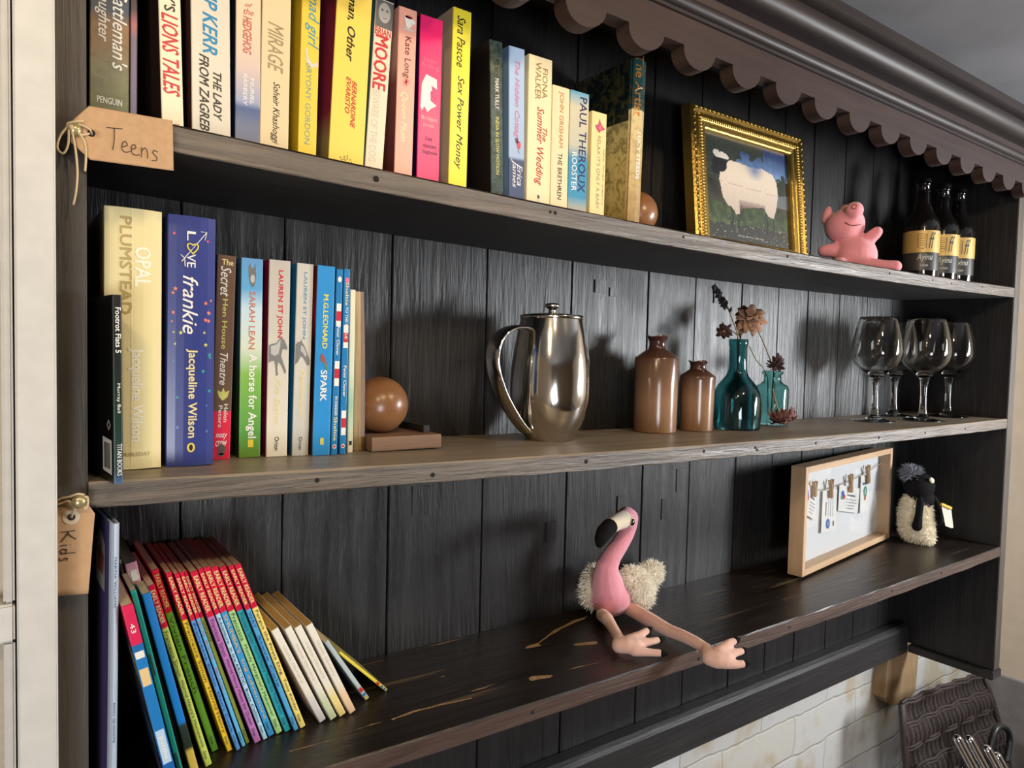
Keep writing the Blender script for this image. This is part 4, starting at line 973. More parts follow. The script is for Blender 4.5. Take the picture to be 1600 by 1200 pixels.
bk = book('paperback_book', 'pale pink book with a white sticker at its head, behind the teal one', x, y, 3, w, h, lean, S(226, 160, 174), S(214, 140, 156), group=G3_, depth=.118)
patch(bk, rectp(.3, .85, h * .915, h * .965), 'W', 'sticker', 1.2)
book('picture_book', 'grey-green picture book behind the pale pink one, only its head showing', .0702, .079, 3, .0022, .203, -11.7, S(120, 130, 100), group=G3_, depth=.112)

# ------------------------------------------------------------------ bookends
PALEWOOD = wood('pale_worn_wood', (0.20, 0.12, 0.05), (0.52, 0.40, 0.22), 'Z', 0.7, 0.9, 1.0)
REDWOOD = wood('reddish_plank', (0.16, 0.085, 0.05), (0.30, 0.18, 0.11), 'X', 0.55, 0.3, 0.8)
BROWNW = wood('brown_wood', (0.10, 0.05, 0.025), (0.22, 0.12, 0.06), 'Z', 0.5, 0.3, 0.8)
BALLW = wood('turned_wood', (0.16, 0.065, 0.025), (0.28, 0.13, 0.055), 'X', 0.28, 0.1, 0.5)
BLACKP = plain((0.02, 0.018, 0.017), 0.4, name='black_stained_wood')
def bookend(label, x, y, k, h, w, lean, flip_bar=True):
    z = sz(k, x) + 0.0004
    o = empty('wooden_bookend', label, 'bookend', (x, y, z), (0, 0, 0), 'pair of ball bookends')
    bm = bmesh.new()
    rows = []; rnd = random.Random(int(x * 1000))
    for i in range(25):
        q = i / 24; s = math.tan(math.radians(lean)) * h * q; j = rnd.uniform(-.0004, .0004)
        bl = .0012 * math.sin(PI * q)
        ring = [(s, .001 + j), (s + w * .68, 0 + j * .5), (s + w + bl, .001), (s + w + bl, .088), (s, .088)]
        rows.append([bm.verts.new((a, c, h * q)) for a, c in ring])
    for a, c in zip(rows, rows[1:]):
        for j in range(5):
            f = bm.faces.new((a[j], a[(j + 1) % 5], c[(j + 1) % 5], c[j])); f.material_index = 0 if j in (0, 4) else 1
    bm.faces.new(rows[0][::-1]); bm.faces.new(rows[-1])
    obj('upright_board', bm, [PALEWOOD, BROWNW], o)
    obj('base_plank', boxbm(w + .0015, .1016, -.0140 if k == 2 else .002, .074, 0, .0155, bev=.0008), REDWOOD, o)
    bm = bmesh.new(); uvball(bm, (.0440, .030, .0155 + .0322), .0325, seg=40)
    obj('ball', bm, BALLW, o, smooth=True)
    obj('stop_bar', boxbm(.0885, .0970, .006, .072, .0157, .0240, bev=.0004), BLACKP, o)
    return o
_, x, y, w, h, l_, _t = B['old']
bookend('wooden ball bookend closing the middle-shelf books, its plank base and ball in plain view', x, y, 2, h, w * .93, l_)
bookend('wooden ball bookend almost hidden behind the tall teal hardback on the top shelf', 0.6665, 0.108, 1, 0.176, 0.010, 0.6)

# ------------------------------------------------------------------ framed sheep painting
GOLD = plain((0.46, 0.30, 0.075), 0.30, 0.9, bump=0.25, bscale=220, name='worn_gilt')
FX0, FX1 = 0.830, 1.130; FW = FX1 - FX0; FH = 0.243
pf = empty('framed_painting', 'gilt-framed painting of a white sheep leaning on the top shelf', 'painting', (FX0, 0.120, sz(1, 0.98) + 0.0005), (-math.radians(5.8), 0, 0))
fz = min(sz(1, FX0), sz(1, FX1))
FB = 0.036
prof = [(0, 0.020), (0, 0.002), (0.003, -0.0015), (0.0075, -0.002), (0.010, 0.001), (0.0125, 0.0015), (0.0165, -0.0015), (0.0205, -0.002), (0.0240, -0.0004), (0.0255, 0.0012), (0.0290, 0.0008), (0.0325, 0.0012), (0.0345, 0.0026), (0.036, 0.0060), (0.036, 0.012), (0.004, 0.020)]
bm = bmesh.new()
def corner(s, cx, cz):  # s inset
    return (s if cx == 0 else FW - s, s if cz == 0 else FH - s)
loops = []
for cx, cz in ((0, 0), (1, 0), (1, 1), (0, 1)):
    ring = []
    for s, dy in prof:
        X, Z = corner(s, cx, cz); ring.append(bm.verts.new((X, dy, Z)))
    loops.append(ring)
n = len(prof)
for i in range(4):
    a, c = loops[i], loops[(i + 1) % 4]
    for j in range(n): bm.faces.new((a[j], c[j], c[(j + 1) % n], a[(j + 1) % n]))
frame_o = obj('frame', bm, GOLD, pf)
bm = bmesh.new()
def along_sides(inset, step):
    for (ax, az, bx, bz) in ((inset, inset, FW - inset, inset), (FW - inset, inset, FW - inset, FH - inset), (FW - inset, FH - inset, inset, FH - inset), (inset, FH - inset, inset, inset)):
        L = math.hypot(bx - ax, bz - az); m = int(L / step); dx, dz = (bx - ax) / L, (bz - az) / L
        for i in range(m):
            t = (i + .5) * L / m
            yield ax + dx * t, az + dz * t, math.atan2(dz, dx)
for X, Z, a in along_sides(.0185, .0050):
    ball(bm, (X, -.0018, Z), 1.0, 1, (.0018, .0022, .0062), Matrix.Rotation(-a, 4, 'Y'))
for X, Z, a in along_sides(.0285, .0046):
    ball(bm, (X, .0012, Z), .0012, 1)
for X, Z, a in along_sides(.0050, .0105):
    ball(bm, (X, -.0018, Z), 1.0, 1, (.0050, .0016, .0026), Matrix.Rotation(-a + .35, 4, 'Y'))
obj('carved_ornament', bm, GOLD, frame_o, smooth=True)
# the picture: painted on a board, colour per cell
PX, PZ = FW - 2 * FB, FH - 2 * FB
NX, NZ = 150, 112
me = bpy.data.meshes.new('picture')
vs_ = [(FB - .001 + (PX + .002) * i / NX, .0100, FB - .001 + (PZ + .002) * j / NZ) for j in range(NZ + 1) for i in range(NX + 1)]
fs_ = [(j * (NX + 1) + i, j * (NX + 1) + i + 1, (j + 1) * (NX + 1) + i + 1, (j + 1) * (NX + 1) + i) for j in range(NZ) for i in range(NX)]
me.from_pydata(vs_, [], fs_); me.update()
BODY = [(.071, .135), (.095, .134), (.118, .131), (.157, .134), (.184, .128), (.1945, .116), (.197, .094), (.190, .068), (.181, .050), (.170, .052), (.158, .062), (.150, .066), (.120, .062), (.094, .058), (.088, .048), (.080, .046), (.070, .055), (.052, .062), (.043, .080), (.0380, .098), (.043, .116), (.056, .128)]
def inside(px, pz, poly):
    c = False; j = len(poly) - 1
    for i in range(len(poly)):
        if (poly[i][1] > pz) != (poly[j][1] > pz) and px < (poly[j][0] - poly[i][0]) * (pz - poly[i][1]) / (poly[j][1] - poly[i][1]) + poly[i][0]: c = not c
        j = i
    return c
def mixc(a, c, t): return tuple(p * (1 - t) + q * t for p, q in zip(a, c))
def paint(u, v):
    n1 = noise.noise((u * 90, v * 90, 1.3)); n2 = noise.noise((u * 300, v * 300, 4.1)); n3 = noise.noise((u * 30, v * 30, 9.0))
    sky = mixc(S(120, 150, 190), S(26, 46, 92), min(1, max(0, (v - .105) / .06)) + n1 * .12)
    if v < .118: sky = mixc(S(150, 160, 170), sky, max(0, (v - .10) / .018))
    c = sky
    tree = S(36, 42, 36)
    if (v > .125 + .04 * ((u - .05) / .1) + n1 * .02 and u < .125 + n1 * .03) or (v > .150 + n1 * .014 and u < .16) or (u < .075 + n1 * .012 and v > .088) or (u > .196 + n1 * .012 and v < .128 + n1 * .02 and v > .09):
        c = mixc(tree, S(62, 72, 56), max(0, n2 * 1.4))
    if v < .094 + n3 * .006:
        c = mixc(S(64, 62, 44), S(30, 28, 24), .5 + n3 + n2 * .4)
        if u > .19 and v > .072: c = mixc(c, S(140, 150, 160), .35)
    if v < .062 + n3 * .004: c = mixc(S(70, 84, 44), S(34, 46, 28), .5 + .7 * n1 + .4 * n2)
    if v < .030 + n1 * .006: c = mixc(S(52, 52, 40), S(30, 32, 26), .5 + n2)
    if v < .045 and n2 > .52: c = S(150, 150, 130)
    for lx in (.068, .084, .162, .180):
        if abs(u - lx - .0015 * math.sin(v * 200)) < .0018 and .022 < v < .06: c = S(26, 22, 22)
    w_ = noise.noise((u * 160, 3.0, 2.0)) * .003
    if inside(u + w_ * .4, v + w_, BODY):
        c = mixc(S(206, 192, 174), S(170, 150, 138), max(0, min(1, (.105 - v) / .08 + n2 * .25)))
        if v < .072 and .088 < u < .158: c = mixc(c, S(96, 66, 70), max(0, min(1, (.078 - v) / .02 + noise.noise((u * 500, v * 30, 1)) * .5)))
        if .108 < u < .160 and v > .112: c = mixc(c, S(110, 124, 160), max(0, min(1, 1 - math.hypot((u - .134) / .026, (v - .128) / .02))))
        if abs(v - (.096 - .03 * (u - .06))) < .0006: c = mixc(c, S(150, 110, 90), .5)
    hx, hz = u - .041, v - .124
    if (hx / .019) ** 2 + (hz / .013) ** 2 < 1 or ((u - .030) / .010) ** 2 + ((v - .114) / .009) ** 2 < 1: c = mixc(S(12, 12, 16), S(44, 44, 54), max(0, n2))
    if ((u - .049) / .0165) ** 2 + ((v - (.1395 + .25 * (.049 - u) * (u - .049) * 40)) / .0052) ** 2 < 1 or ((u - .034) / .008) ** 2 + ((v - .141) / .006) ** 2 < 1: c = S(200, 192, 182)
    return c
ca = me.color_attributes.new('paint', 'BYTE_COLOR', 'CORNER')
buf = []
for j in range(NZ):
    for i in range(NX):
        c = paint(PX * (i + .5) / NX, PZ * (j + .5) / NZ)
        c = tuple(min(1, max(0, q)) for q in c)
        buf += [*c, 1.0] * 4
ca.data.foreach_set('color', buf)
PAINT, nt, b = new_mat('oil_paint'); b.inputs['Roughness'].default_value = 0.45
at = nt.nodes.new('ShaderNodeVertexColor'); at.layer_name = 'paint'; nt.links.new(at.outputs[0], b.inputs['Base Color'])
pic = obj('picture', me, PAINT, pf)
for s, xa, xb in (("Sadie B., Ewe Two, 1857-1860", .080, .150),):
    flat_text(s, (FB + xa, .0097, FB + .0085), (xb - xa, 0, 0), (0, 0, .0032), plain(S(190, 184, 170), .5, name='caption_paint'), pic, name='caption')
obj('backing_board', boxbm(.008, FW - .008, .0125, .0185, .008, FH - .008), BROWNW, pf)

# ------------------------------------------------------------------ pink plush pig on the top shelf
PIGP = plain((0.76, 0.28, 0.31), 0.95, sheen=0.4, bump=0.25, bscale=500, name='pink_plush', vary=0.08)
STITCH = plain((0.16, 0.03, 0.04), 0.9, name='dark_thread')
PGX, PGY = 1.243, 0.098; pz = sz(1, PGX)
pig = empty('plush_pig', 'small pink plush pig sitting between the painting and the dark bottles', 'soft toy', (PGX, PGY, pz))
fv = Vector((-0.87, -0.493, 0)); rv = Vector((0.493, -0.87, 0))     # it looks towards the left of the room
def P3(a, f, z): return rv * a + fv * f + Vector((0, 0, z))
HC_ = P3(-.020, .004, .0905)
def build_pig(bm):
    uvball(bm, P3(0, 0, .036), 1.0, (.0385, .0385, .038))
    uvball(bm, P3(-.002, .001, .050), 1.0, (.032, .032, .026))
    uvball(bm, HC_, 1.0, (.0350, .0350, .0315))
    uvball(bm, HC_ + P3(.004, .003, .006), 1.0, (.0310, .031, .028))
    chain(bm, [(*(HC_ + P3(.012, .020, .018)), .0165), (*(HC_ + P3(.0155, .029, .024)), .0165)])
    chain(bm, [(*P3(-.024, .008, .046), .014), (*P3(-.046, .016, .046), .0130), (*P3(-.053, .018, .0455), .0115)])
    chain(bm, [(*P3(.016, .006, .060), .013), (*P3(.030, .008, .073), .0115), (*P3(.035, .009, .078), .0100)])
    chain(bm, [(*P3(.020, .016, .016), .0150), (*P3(.050, .024, .0125), .0120), (*P3(.066, .026, .0120), .0115)])
    chain(bm, [(*P3(-.020, .024, .016), .0155), (*P3(-.026, .056, .0145), .0140)])
    uvball(bm, HC_ + P3(-.031, -.002, .0235), 1.0, (.0085, .0085, .0185), Matrix.Rotation(-.22, 4, fv))
    uvball(bm, HC_ + P3(.0015, -.006, .0320), 1.0, (.0130, .0095, .0105))
obj('body', fused(build_pig, .0024, 5), PIGP, pig, smooth=True)
bm = bmesh.new(); m_pts = []
for i in range(11):
    t = i / 10; a = .001 + .026 * t; z_ = .0035 - .0085 * math.sin(PI * (.12 + .72 * t)) + .0020 * (1 - t)
    m_pts.append(HC_ + P3(a, .0015 + .0352 * math.sqrt(max(.05, 1 - (a / .0365) ** 2 - (z_ / .033) ** 2)), z_))
tube(bm, m_pts, .0007, 6); obj('mouth_stitch', bm, STITCH, pig)
bm = bmesh.new()
sn = HC_ + P3(.0150, .0445, .0280)
tube(bm, [sn + rv * (.0042 * math.cos(t * .72)) + Vector((0, 0, 1)) * (.0042 * math.sin(t * .72)) + fv * (-.0016 * math.sin(t * .72)) for t in range(9)], .0006, 6)
obj('nostril_stitch', bm, STITCH, pig)

# ------------------------------------------------------------------ three dark bottles
BOT = plain((0.006, 0.005, 0.005), 0.06, 0.0, 0.6, name='dark_brown_glass')
GOLDL = plain((0.52, 0.33, 0.10), 0.4, 0.25, name='gold_label'); BLKL = plain((0.035, 0.033, 0.03), 0.35, name='black_label')
INKW = plain((0.55, 0.53, 0.48), 0.5, name='label_ink'); CAPM = plain((0.02, 0.02, 0.022), 0.3, 0.7, name='crown_cap')
BR = 0.0335
def bottle(x, y, label):
    zz = sz(1, x) + .0003
    o = empty('beer_bottle', label, 'bottle', (x, y, zz), (0, 0, 0), 'dark bottles on the top shelf')
    prof = [(0, .002), (BR * .8, 0), (BR * .96, .0015), (BR, .005), (BR, .112), (BR * .97, .121), (BR * .85, .131), (BR * .62, .1425), (.0160, .153), (.0132, .165), (.0118, .185), (.0115, .199), (.0132, .2000), (.0132, .205), (.0120, .206), (.0, .206)]
    obj('glass_body', lathe(bmesh.new(), [(r, z) for r, z in prof], 48), BOT, o, smooth=True)
    bm = bmesh.new(); lathe(bm, [(.0, .2135), (.0118, .2135), (.0134, .2120), (.0140, .2065), (.0136, .2062), (.0, .2062)], 42)
    obj('crown_cap', bm, CAPM, o, smooth=True, autosm=40)
    a0 = math.atan2(-.629 - y, -.0514 - x)           # faces the room on the left
    def cyl(ang, z, lift=.0003): return Vector(((BR + lift) * math.cos(a0 + ang), (BR + lift) * math.sin(a0 + ang), z))
    def band(z0, z1, am, m, nm, lift=.0003):
        vs2, fs2 = [], []
        for i in range(29):
            a = -am + 2 * am * i / 28; vs2 += [cyl(a, z0, lift), cyl(a, z1, lift)]
        fs2 = [(2 * i, 2 * i + 2, 2 * i + 3, 2 * i + 1) for i in range(28)]
        return obj(nm, raw(vs2, fs2), m, o, smooth=True)
    lb = band(.060, .104, 1.45, GOLDL, 'upper_label'); band(.024, .0598, 1.3, BLKL, 'lower_label')
    ac = .12
    K_ = plain((.03, .025, .02), .5, name='label_ink')
    q = lambda da, z: cyl(ac + da, z, .0006)
    bm = bmesh.new()
    tube(bm, [q(-.30, .096), q(-.26, .070), q(-.02, .067), q(.17, .070), q(.20, .096), q(-.05, .097), q(-.30, .096)], .0005, 5)
    for k in range(5): tube(bm, [q(-.22 + .02 * (k % 2), .0745 + k * .0045), q(0, .0738 + k * .0045), q(.12, .0745 + k * .0045)], .00045, 5)
    obj('emblem', bm, K_, lb)
    lettering("ff", lambda a, c: cyl(ac + .30 + .40 * a, .068 + .032 * c, .0005), K_, lb, italic=.35)
    lettering("Ayinu", lambda a, c: cyl(ac - .30 + .85 * a, .041 + .016 * c, .0006), INKW, lb, italic=.2)
    lettering("weisse", lambda a, c: cyl(ac - .12 + .42 * a, .032 + .005 * c, .0006), INKW, lb)
bottle(1.484, .094, 'dark gold-labelled bottle nearest the pink pig, leftmost of the three')
bottle(1.568, .093, 'dark gold-labelled bottle in the middle of the three')
bottle(1.640, .092, 'dark gold-labelled bottle nearest the right side panel')

# ------------------------------------------------------------------ steel pot
STEEL, nt, b = new_mat('worn_silver_plate')
b.inputs['Base Color'].default_value = (0.74, 0.71, 0.66, 1); b.inputs['Metallic'].default_value = 1.0
tc = nt.nodes.new('ShaderNodeTexCoord'); nz = nt.nodes.new('ShaderNodeTexNoise'); nz.inputs['Scale'].default_value = 30; nz.inputs['Detail'].default_value = 6
nt.links.new(tc.outputs['Object'], nz.inputs['Vector'])
mr = nt.nodes.new('ShaderNodeMapRange'); mr.inputs['To Min'].default_value = 0.05; mr.inputs['To Max'].default_value = 0.17
nt.links.new(nz.outputs['Fac'], mr.inputs['Value']); nt.links.new(mr.outputs[0], b.inputs['Roughness'])
px_, py_ = 0.5500, 0.128; zz = sz(2, px_) + .0003
pot = empty('coffee_pot', 'tall lidded silver coffee pot with a looped handle', 'coffee pot', (px_, py_, zz))
prof = [(0, .003), (.026, .0025), (.0305, 0), (.0322, .0012), (.0350, .006), (.0405, .0155), (.0450, .024), (.0490, .034), (.0522, .047), (.0538, .060), (.0541, .074), (.0536, .090), (.0520, .108), (.0496, .124), (.0466, .142), (.0440, .155), (.0425, .1622)]
prof = smooth_path(prof, 4)
obj('body', lathe(bmesh.new(), prof, 72), STEEL, pot, smooth=True)
bm = bmesh.new(); lathe(bm, [(0, .161), (.0415, .1612), (.0432, .1622), (.0436, .1640), (.0434, .1662), (.0425, .1672), (.0412, .1668), (.0400, .1672), (.030, .1690), (.015, .1703), (0, .1708)], 72)
lid = obj('lid', bm, STEEL, pot, smooth=True, autosm=50)
bm = bmesh.new(); lathe(bm, [(0, .170), (.0058, .1702), (.0045, .1730), (.0050, .1755), (.0085, .1775), (.0100, .1795), (.0098, .1820), (.0075, .1835), (0, .1840)], 32)
obj('knob', bm, STEEL, lid, smooth=True)
th = math.atan2(-.058, -.998)
dv = Vector((math.cos(th), math.sin(th), 0)); sv = Vector((-dv.y, dv.x, 0))
hp = smooth_path([(.0400, .1465), (.056, .1490), (.074, .1465), (.0905, .135), (.0985, .1150), (.0960, .092), (.0850, .066), (.0690, .042), (.0540, .024), (.0415, .0125)], 8)
bm = bmesh.new(); tube(bm, [dv * r + Vector((0, 0, z)) for r, z in hp], 1.0, 14, flat=(.0140, .0034), up=sv)
obj('handle', bm, STEEL, pot, smooth=True)

# ------------------------------------------------------------------ stoneware bottles
def salt_glaze(za, zb):
    STONE, nt, b = new_mat('brown_salt_glaze')
    b.inputs['Roughness'].default_value = 0.2
    tc = nt.nodes.new('ShaderNodeTexCoord'); nz = nt.nodes.new('ShaderNodeTexNoise'); nz.inputs['Scale'].default_value = 25; nz.inputs['Detail'].default_value = 5
    nt.links.new(tc.outputs['Object'], nz.inputs['Vector'])
    sp = nt.nodes.new('ShaderNodeSeparateXYZ'); nt.links.new(tc.outputs['Object'], sp.inputs[0])
    mr = nt.nodes.new('ShaderNodeMapRange'); mr.inputs['From Min'].default_value = za; mr.inputs['From Max'].default_value = zb
    nt.links.new(sp.outputs['Z'], mr.inputs['Value'])
    ad = nt.nodes.new('ShaderNodeMath'); ad.operation = 'MULTIPLY_ADD'; ad.inputs[1].default_value = 0.5; ad.inputs[2].default_value = -0.2
    nt.links.new(nz.outputs['Fac'], ad.inputs[0])
    a2 = nt.nodes.new('ShaderNodeMath'); a2.operation = 'ADD'; nt.links.new(ad.outputs[0], a2.inputs[0]); nt.links.new(mr.outputs[0], a2.inputs[1])
    cr = nt.nodes.new('ShaderNodeValToRGB'); cr.color_ramp.elements[0].position = 0.0; cr.color_ramp.elements[1].position = 1.0
    cr.color_ramp.elements[0].color = (0.27, 0.150, 0.082, 1); cr.color_ramp.elements[1].color = (0.055, 0.022, 0.016, 1)
    nt.links.new(a2.outputs[0], cr.inputs['Fac']); nt.links.new(cr.outputs['Color'], b.inputs['Base Color'])
    bp = nt.nodes.new('ShaderNodeBump'); bp.inputs['Strength'].default_value = 0.15; bp.inputs['Distance'].default_value = 0.002
    nt.links.new(nz.outputs['Fac'], bp.inputs['Height']); nt.links.new(bp.outputs['Normal'], b.inputs['Normal'])
    return STONE
GR = 'brown stoneware bottles'
def stoneware(label, x, y, prof, lip, za, zb):
    STONE = salt_glaze(za, zb)
    bm = bmesh.new(); lathe(bm, prof, 56)
    # pinched, uneven lip
    top = max(v.co.z for v in bm.verts)
    for v in bm.verts:
        if v.co.z > lip:
            a = math.atan2(v.co.y, v.co.x); q = (v.co.z - lip) / max(1e-5, top - lip)
            v.co.z += q * .0013 * math.sin(a * 3 + 1); s = 1 + q * .10 * math.cos(a * 2 - 1.2); v.co.x *= s; v.co.y *= s
    o = obj('stoneware_bottle', bm, STONE, smooth=True, autosm=32, loc=(x, y, sz(2, x) + .0003))
    return tag(o, label, 'bottle', GR)
stoneware('taller brown stoneware bottle, right of the silver pot', .7785, .15, [(0, .0), (.0318, .0), (.0330, .0016), (.0334, .030), (.0338, .075), (.0340, .1145), (.0333, .1160), (.0300, .1180), (.0215, .1245), (.0150, .1275), (.0130, .1305), (.0124, .136), (.0128, .1415), (.0160, .1455), (.0180, .1480), (.0172, .1497), (.0130, .1490), (.0105, .1455), (.0098, .135), (.0098, .10), (0, .098)], .142, .05, .135)
stoneware('shorter brown stoneware bottle, beside the green glass', .8640, .14, [(0, .0), (.0250, .0), (.0260, .0014), (.0266, .034), (.0279, .082), (.0282, .0870), (.0275, .0886), (.0240, .0912), (.0170, .0962), (.0136, .0985), (.0126, .1010), (.0124, .1045), (.0136, .1085), (.0168, .1112), (.0160, .1128), (.0120, .1115), (.0098, .108), (.0095, .09), (0, .088)], .1055, .055, .100)

# ------------------------------------------------------------------ green glass and dried flowers
GREENG = glass('green_bottle_glass', (0.17, 0.43, 0.45)); GREENG2 = glass('pale_green_glass', (0.42, 0.72, 0.70))
def hollow(name, label, x, y, outer, wall, m, cat='bottle', group=None, seg=56, base=.004):
    inn = []
    for r, z in outer[::-1]:
        if r < wall * 1.5: continue
        inn.append((max(r - wall, .0005), max(z, base)))
    prof = outer + [(inn[0][0], outer[-1][1])] + inn[1:] + [(0, base)]
    bm = bmesh.new(); lathe(bm, prof, seg)
    bmesh.ops.remove_doubles(bm, verts=bm.verts, dist=1e-6)
    o = obj(name, bm, m, smooth=True, autosm=60, loc=(x, y, sz(2, x) + .0004))
    return tag(o, label, cat, group)
hollow('glass_bottle', 'long-necked dark green glass bottle with round shoulders', .9545, .132, [(0, .002), (.034, .0006), (.0385, 0), (.0398, .003), (.0405, .020), (.0410, .044), (.0400, .054), (.0372, .063), (.0310, .0745), (.0235, .083), (.0185, .0895), (.0158, .097), (.0150, .104), (.0146, .138), (.0158, .1395), (.0160, .149), (.0150, .1508)], .0022, GREENG, group='green glass bottles')
hollow('glass_bottle', 'short square-shouldered pale green glass bottle', 1.0935, .160, [(0, .002), (.0255, .0005), (.0280, 0), (.0292, .003), (.0296, .030), (.0296, .0630), (.0288, .0675), (.0255, .0715), (.0200, .0745), (.0165, .0775), (.0155, .082), (.0156, .0905), (.0188, .0925), (.0190, .0965), (.0165, .0975)], .0022, GREENG2, group='green glass bottles')

PETAL = plain((0.30, 0.17, 0.11), 0.9, bump=0.3, bscale=400, name='dried_petal', vary=0.35)
PETD = plain((0.055, 0.024, 0.024), 0.9, name='dark_dried_petal', vary=0.3); STEMM = plain((0.20, 0.155, 0.07), 0.85, name='dried_stem', vary=0.2)
DARKS = plain((0.012, 0.010, 0.010), 0.9, name='black_seed_head'); CENT = plain((0.40, 0.18, 0.05), 0.9, name='dried_flower_centre')
def petals(bm, c, axis, n, L, wd, tilt0, tilt1, rnd, layers=3, curl=.35):
    ax = Vector(axis).normalized(); t = ax.orthogonal().normalized(); q = ax.cross(t)
    for l in range(layers):
        el = tilt0 + (tilt1 - tilt0) * l / max(1, layers - 1)
        for k in range(n):
            a = 2 * PI * (k + .5 * l) / n + rnd.uniform(-.2, .2)
            d = t * math.cos(a) + q * math.sin(a); s = ax.cross(d)
            e = el + rnd.uniform(-.25, .25); Lp = L * rnd.uniform(.7, 1.1) * (1 - .12 * l); wp = wd * rnd.uniform(.7, 1.2)
            prev = None
            for i in range(6):
                f = i / 5; ee = e - curl * f * f * rnd.uniform(.6, 1.5)
                p = Vector(c) + (d * math.cos(ee) + ax * math.sin(ee)) * Lp * f
                hw = wp * (math.sin(PI * min(1, .15 + .8 * f)) ** .7) * .5
                up_ = ax * (.25 * hw * rnd.uniform(-1, 1.4))
                row = (bm.verts.new(p - s * hw + up_), bm.verts.new(p - ax * hw * .3), bm.verts.new(p + s * hw + up_))
                if prev:
                    bm.faces.new((prev[0], prev[1], row[1], row[0])); bm.faces.new((prev[1], prev[2], row[2], row[1]))
                prev = row
def flower(name, label, stem, head, axis, n, L, wd, t0, t1, m, seed, cm=CENT, layers=3, rs=.0011, cr_=.004, cat='dried flower'):
    b0 = Vector(stem[0])
    o = empty(name, label, cat, b0, group='dried flowers')
    bm = bmesh.new(); tube(bm, [Vector(p) - b0 for p in smooth_path(stem, 6)], rs, 8); obj('stem', bm, STEMM, o, smooth=True)
    rnd = random.Random(seed)
    if n:
        bm = bmesh.new(); petals(bm, Vector(head) - b0, axis, n, L, wd, t0, t1, rnd, layers)
        pm = obj('petals', bm, m, o, smooth=True)
        sd = pm.modifiers.new('thick', 'SOLIDIFY'); sd.thickness = .0004
    bm = bmesh.new(); ball(bm, Vector(head) - b0, cr_, 2, (1, 1, .7)); obj('flower_centre', bm, cm, o, smooth=True)
    return o
Z = ZC
flower('dried_flower', 'dried stem with a black seed head rising from the long-necked green bottle', [(.957, .134, Z - .070), (.952, .132, Z + .028), (.940, .128, Z + .048), (.9204, .120, Z + .0614), (.9058, .12, Z + .0837)], (.897, .12, Z + .090), (-.7, 0, .7), 0, 0, 0, 0, 0, DARKS, 1, cm=DARKS, cr_=.004)
sh = bpy.data.objects['dried_flower']
bm = bmesh.new(); rnd = random.Random(3); b0 = Vector((.957, .134, Z - .070))
for i in range(46):
    t = rnd.random(); c = Vector((.909, .12, Z + .078)).lerp(Vector((.868, .12, Z + .114)), t) - b0
    d = Vector((rnd.uniform(-1, 1), rnd.uniform(-1, 1), rnd.uniform(-1, 1))).normalized()
    ball(bm, c + d * .0045 * (1 - .4 * t), 1.0, 1, (.0022, .0022, .0058), Matrix.Rotation(rnd.uniform(-1.2, 1.2), 4, 'Y') @ Matrix.Rotation(rnd.uniform(-1, 1), 4, 'X'))
obj('seed_head', bm, DARKS, sh)
flower('dried_flower', 'big brown curled dried flower above the long-necked green bottle', [(1.099, .163, Z - .100), (1.0980, .162, Z - .045), (1.092, .158, Z - .022), (1.0450, .140, Z + .012), (1.005, .130, Z + .044), (.982, .130, Z + .064)], (.978, .129, Z + .068), (-.55, -.62, .55), 11, .034, .015, -.35, 1.15, PETAL, 11, layers=4, cr_=.006)
flower('dried_flower', 'dark shrivelled dried flower drooping by the neck of the long-necked green bottle', [(.951, .130, Z - .060), (.9535, .132, Z + .026), (.950, .133, Z + .038), (.934, .137, Z + .046)], (.924, .138, Z + .043), (-.8, -.3, -.4), 8, .017, .008, -.2, .9, PETD, 12, layers=3, cr_=.004)
flower('dried_flower', 'small dark dried flower drooping over the short pale green bottle', [(1.085, .154, Z - .095), (1.087, .153, Z - .022), (1.078, .146, Z - .006), (1.076, .138, Z - .004), (1.072, .136, Z - .008)], (1.068, .135, Z - .010), (-.3, -.5, -.6), 9, .021, .008, -.1, 1.0, PETD, 13, layers=3, cr_=.004)
flower('dried_flower', 'reddish dried flower lying face down before the short pale green bottle', [(1.060, .112, Z - .106), (1.052, .120, Z - .085), (1.046, .126, Z - .0545)], (1.060, .1115, sz(2, 1.06) + .0105), (.1, -.2, -.95), 14, .034, .013, -.30, .02, plain((0.17, 0.075, 0.065), .9, name='dried_petal', vary=.35), 14, layers=3, rs=.0014, cr_=.0065, cm=CENT)
bm = bmesh.new(); tube(bm, smooth_path([(.9954, .14, Z + .019), (1.018, .142, Z - .004), (1.0700, .165, Z - .018), (1.093, .170, Z - .040), (1.101, .172, Z - .100)], 6), .0009, 6)
tag(obj('dried_twig', bm, STEMM, smooth=True), 'bare thin dried twig leaning out of the short pale green bottle', 'dried twig')

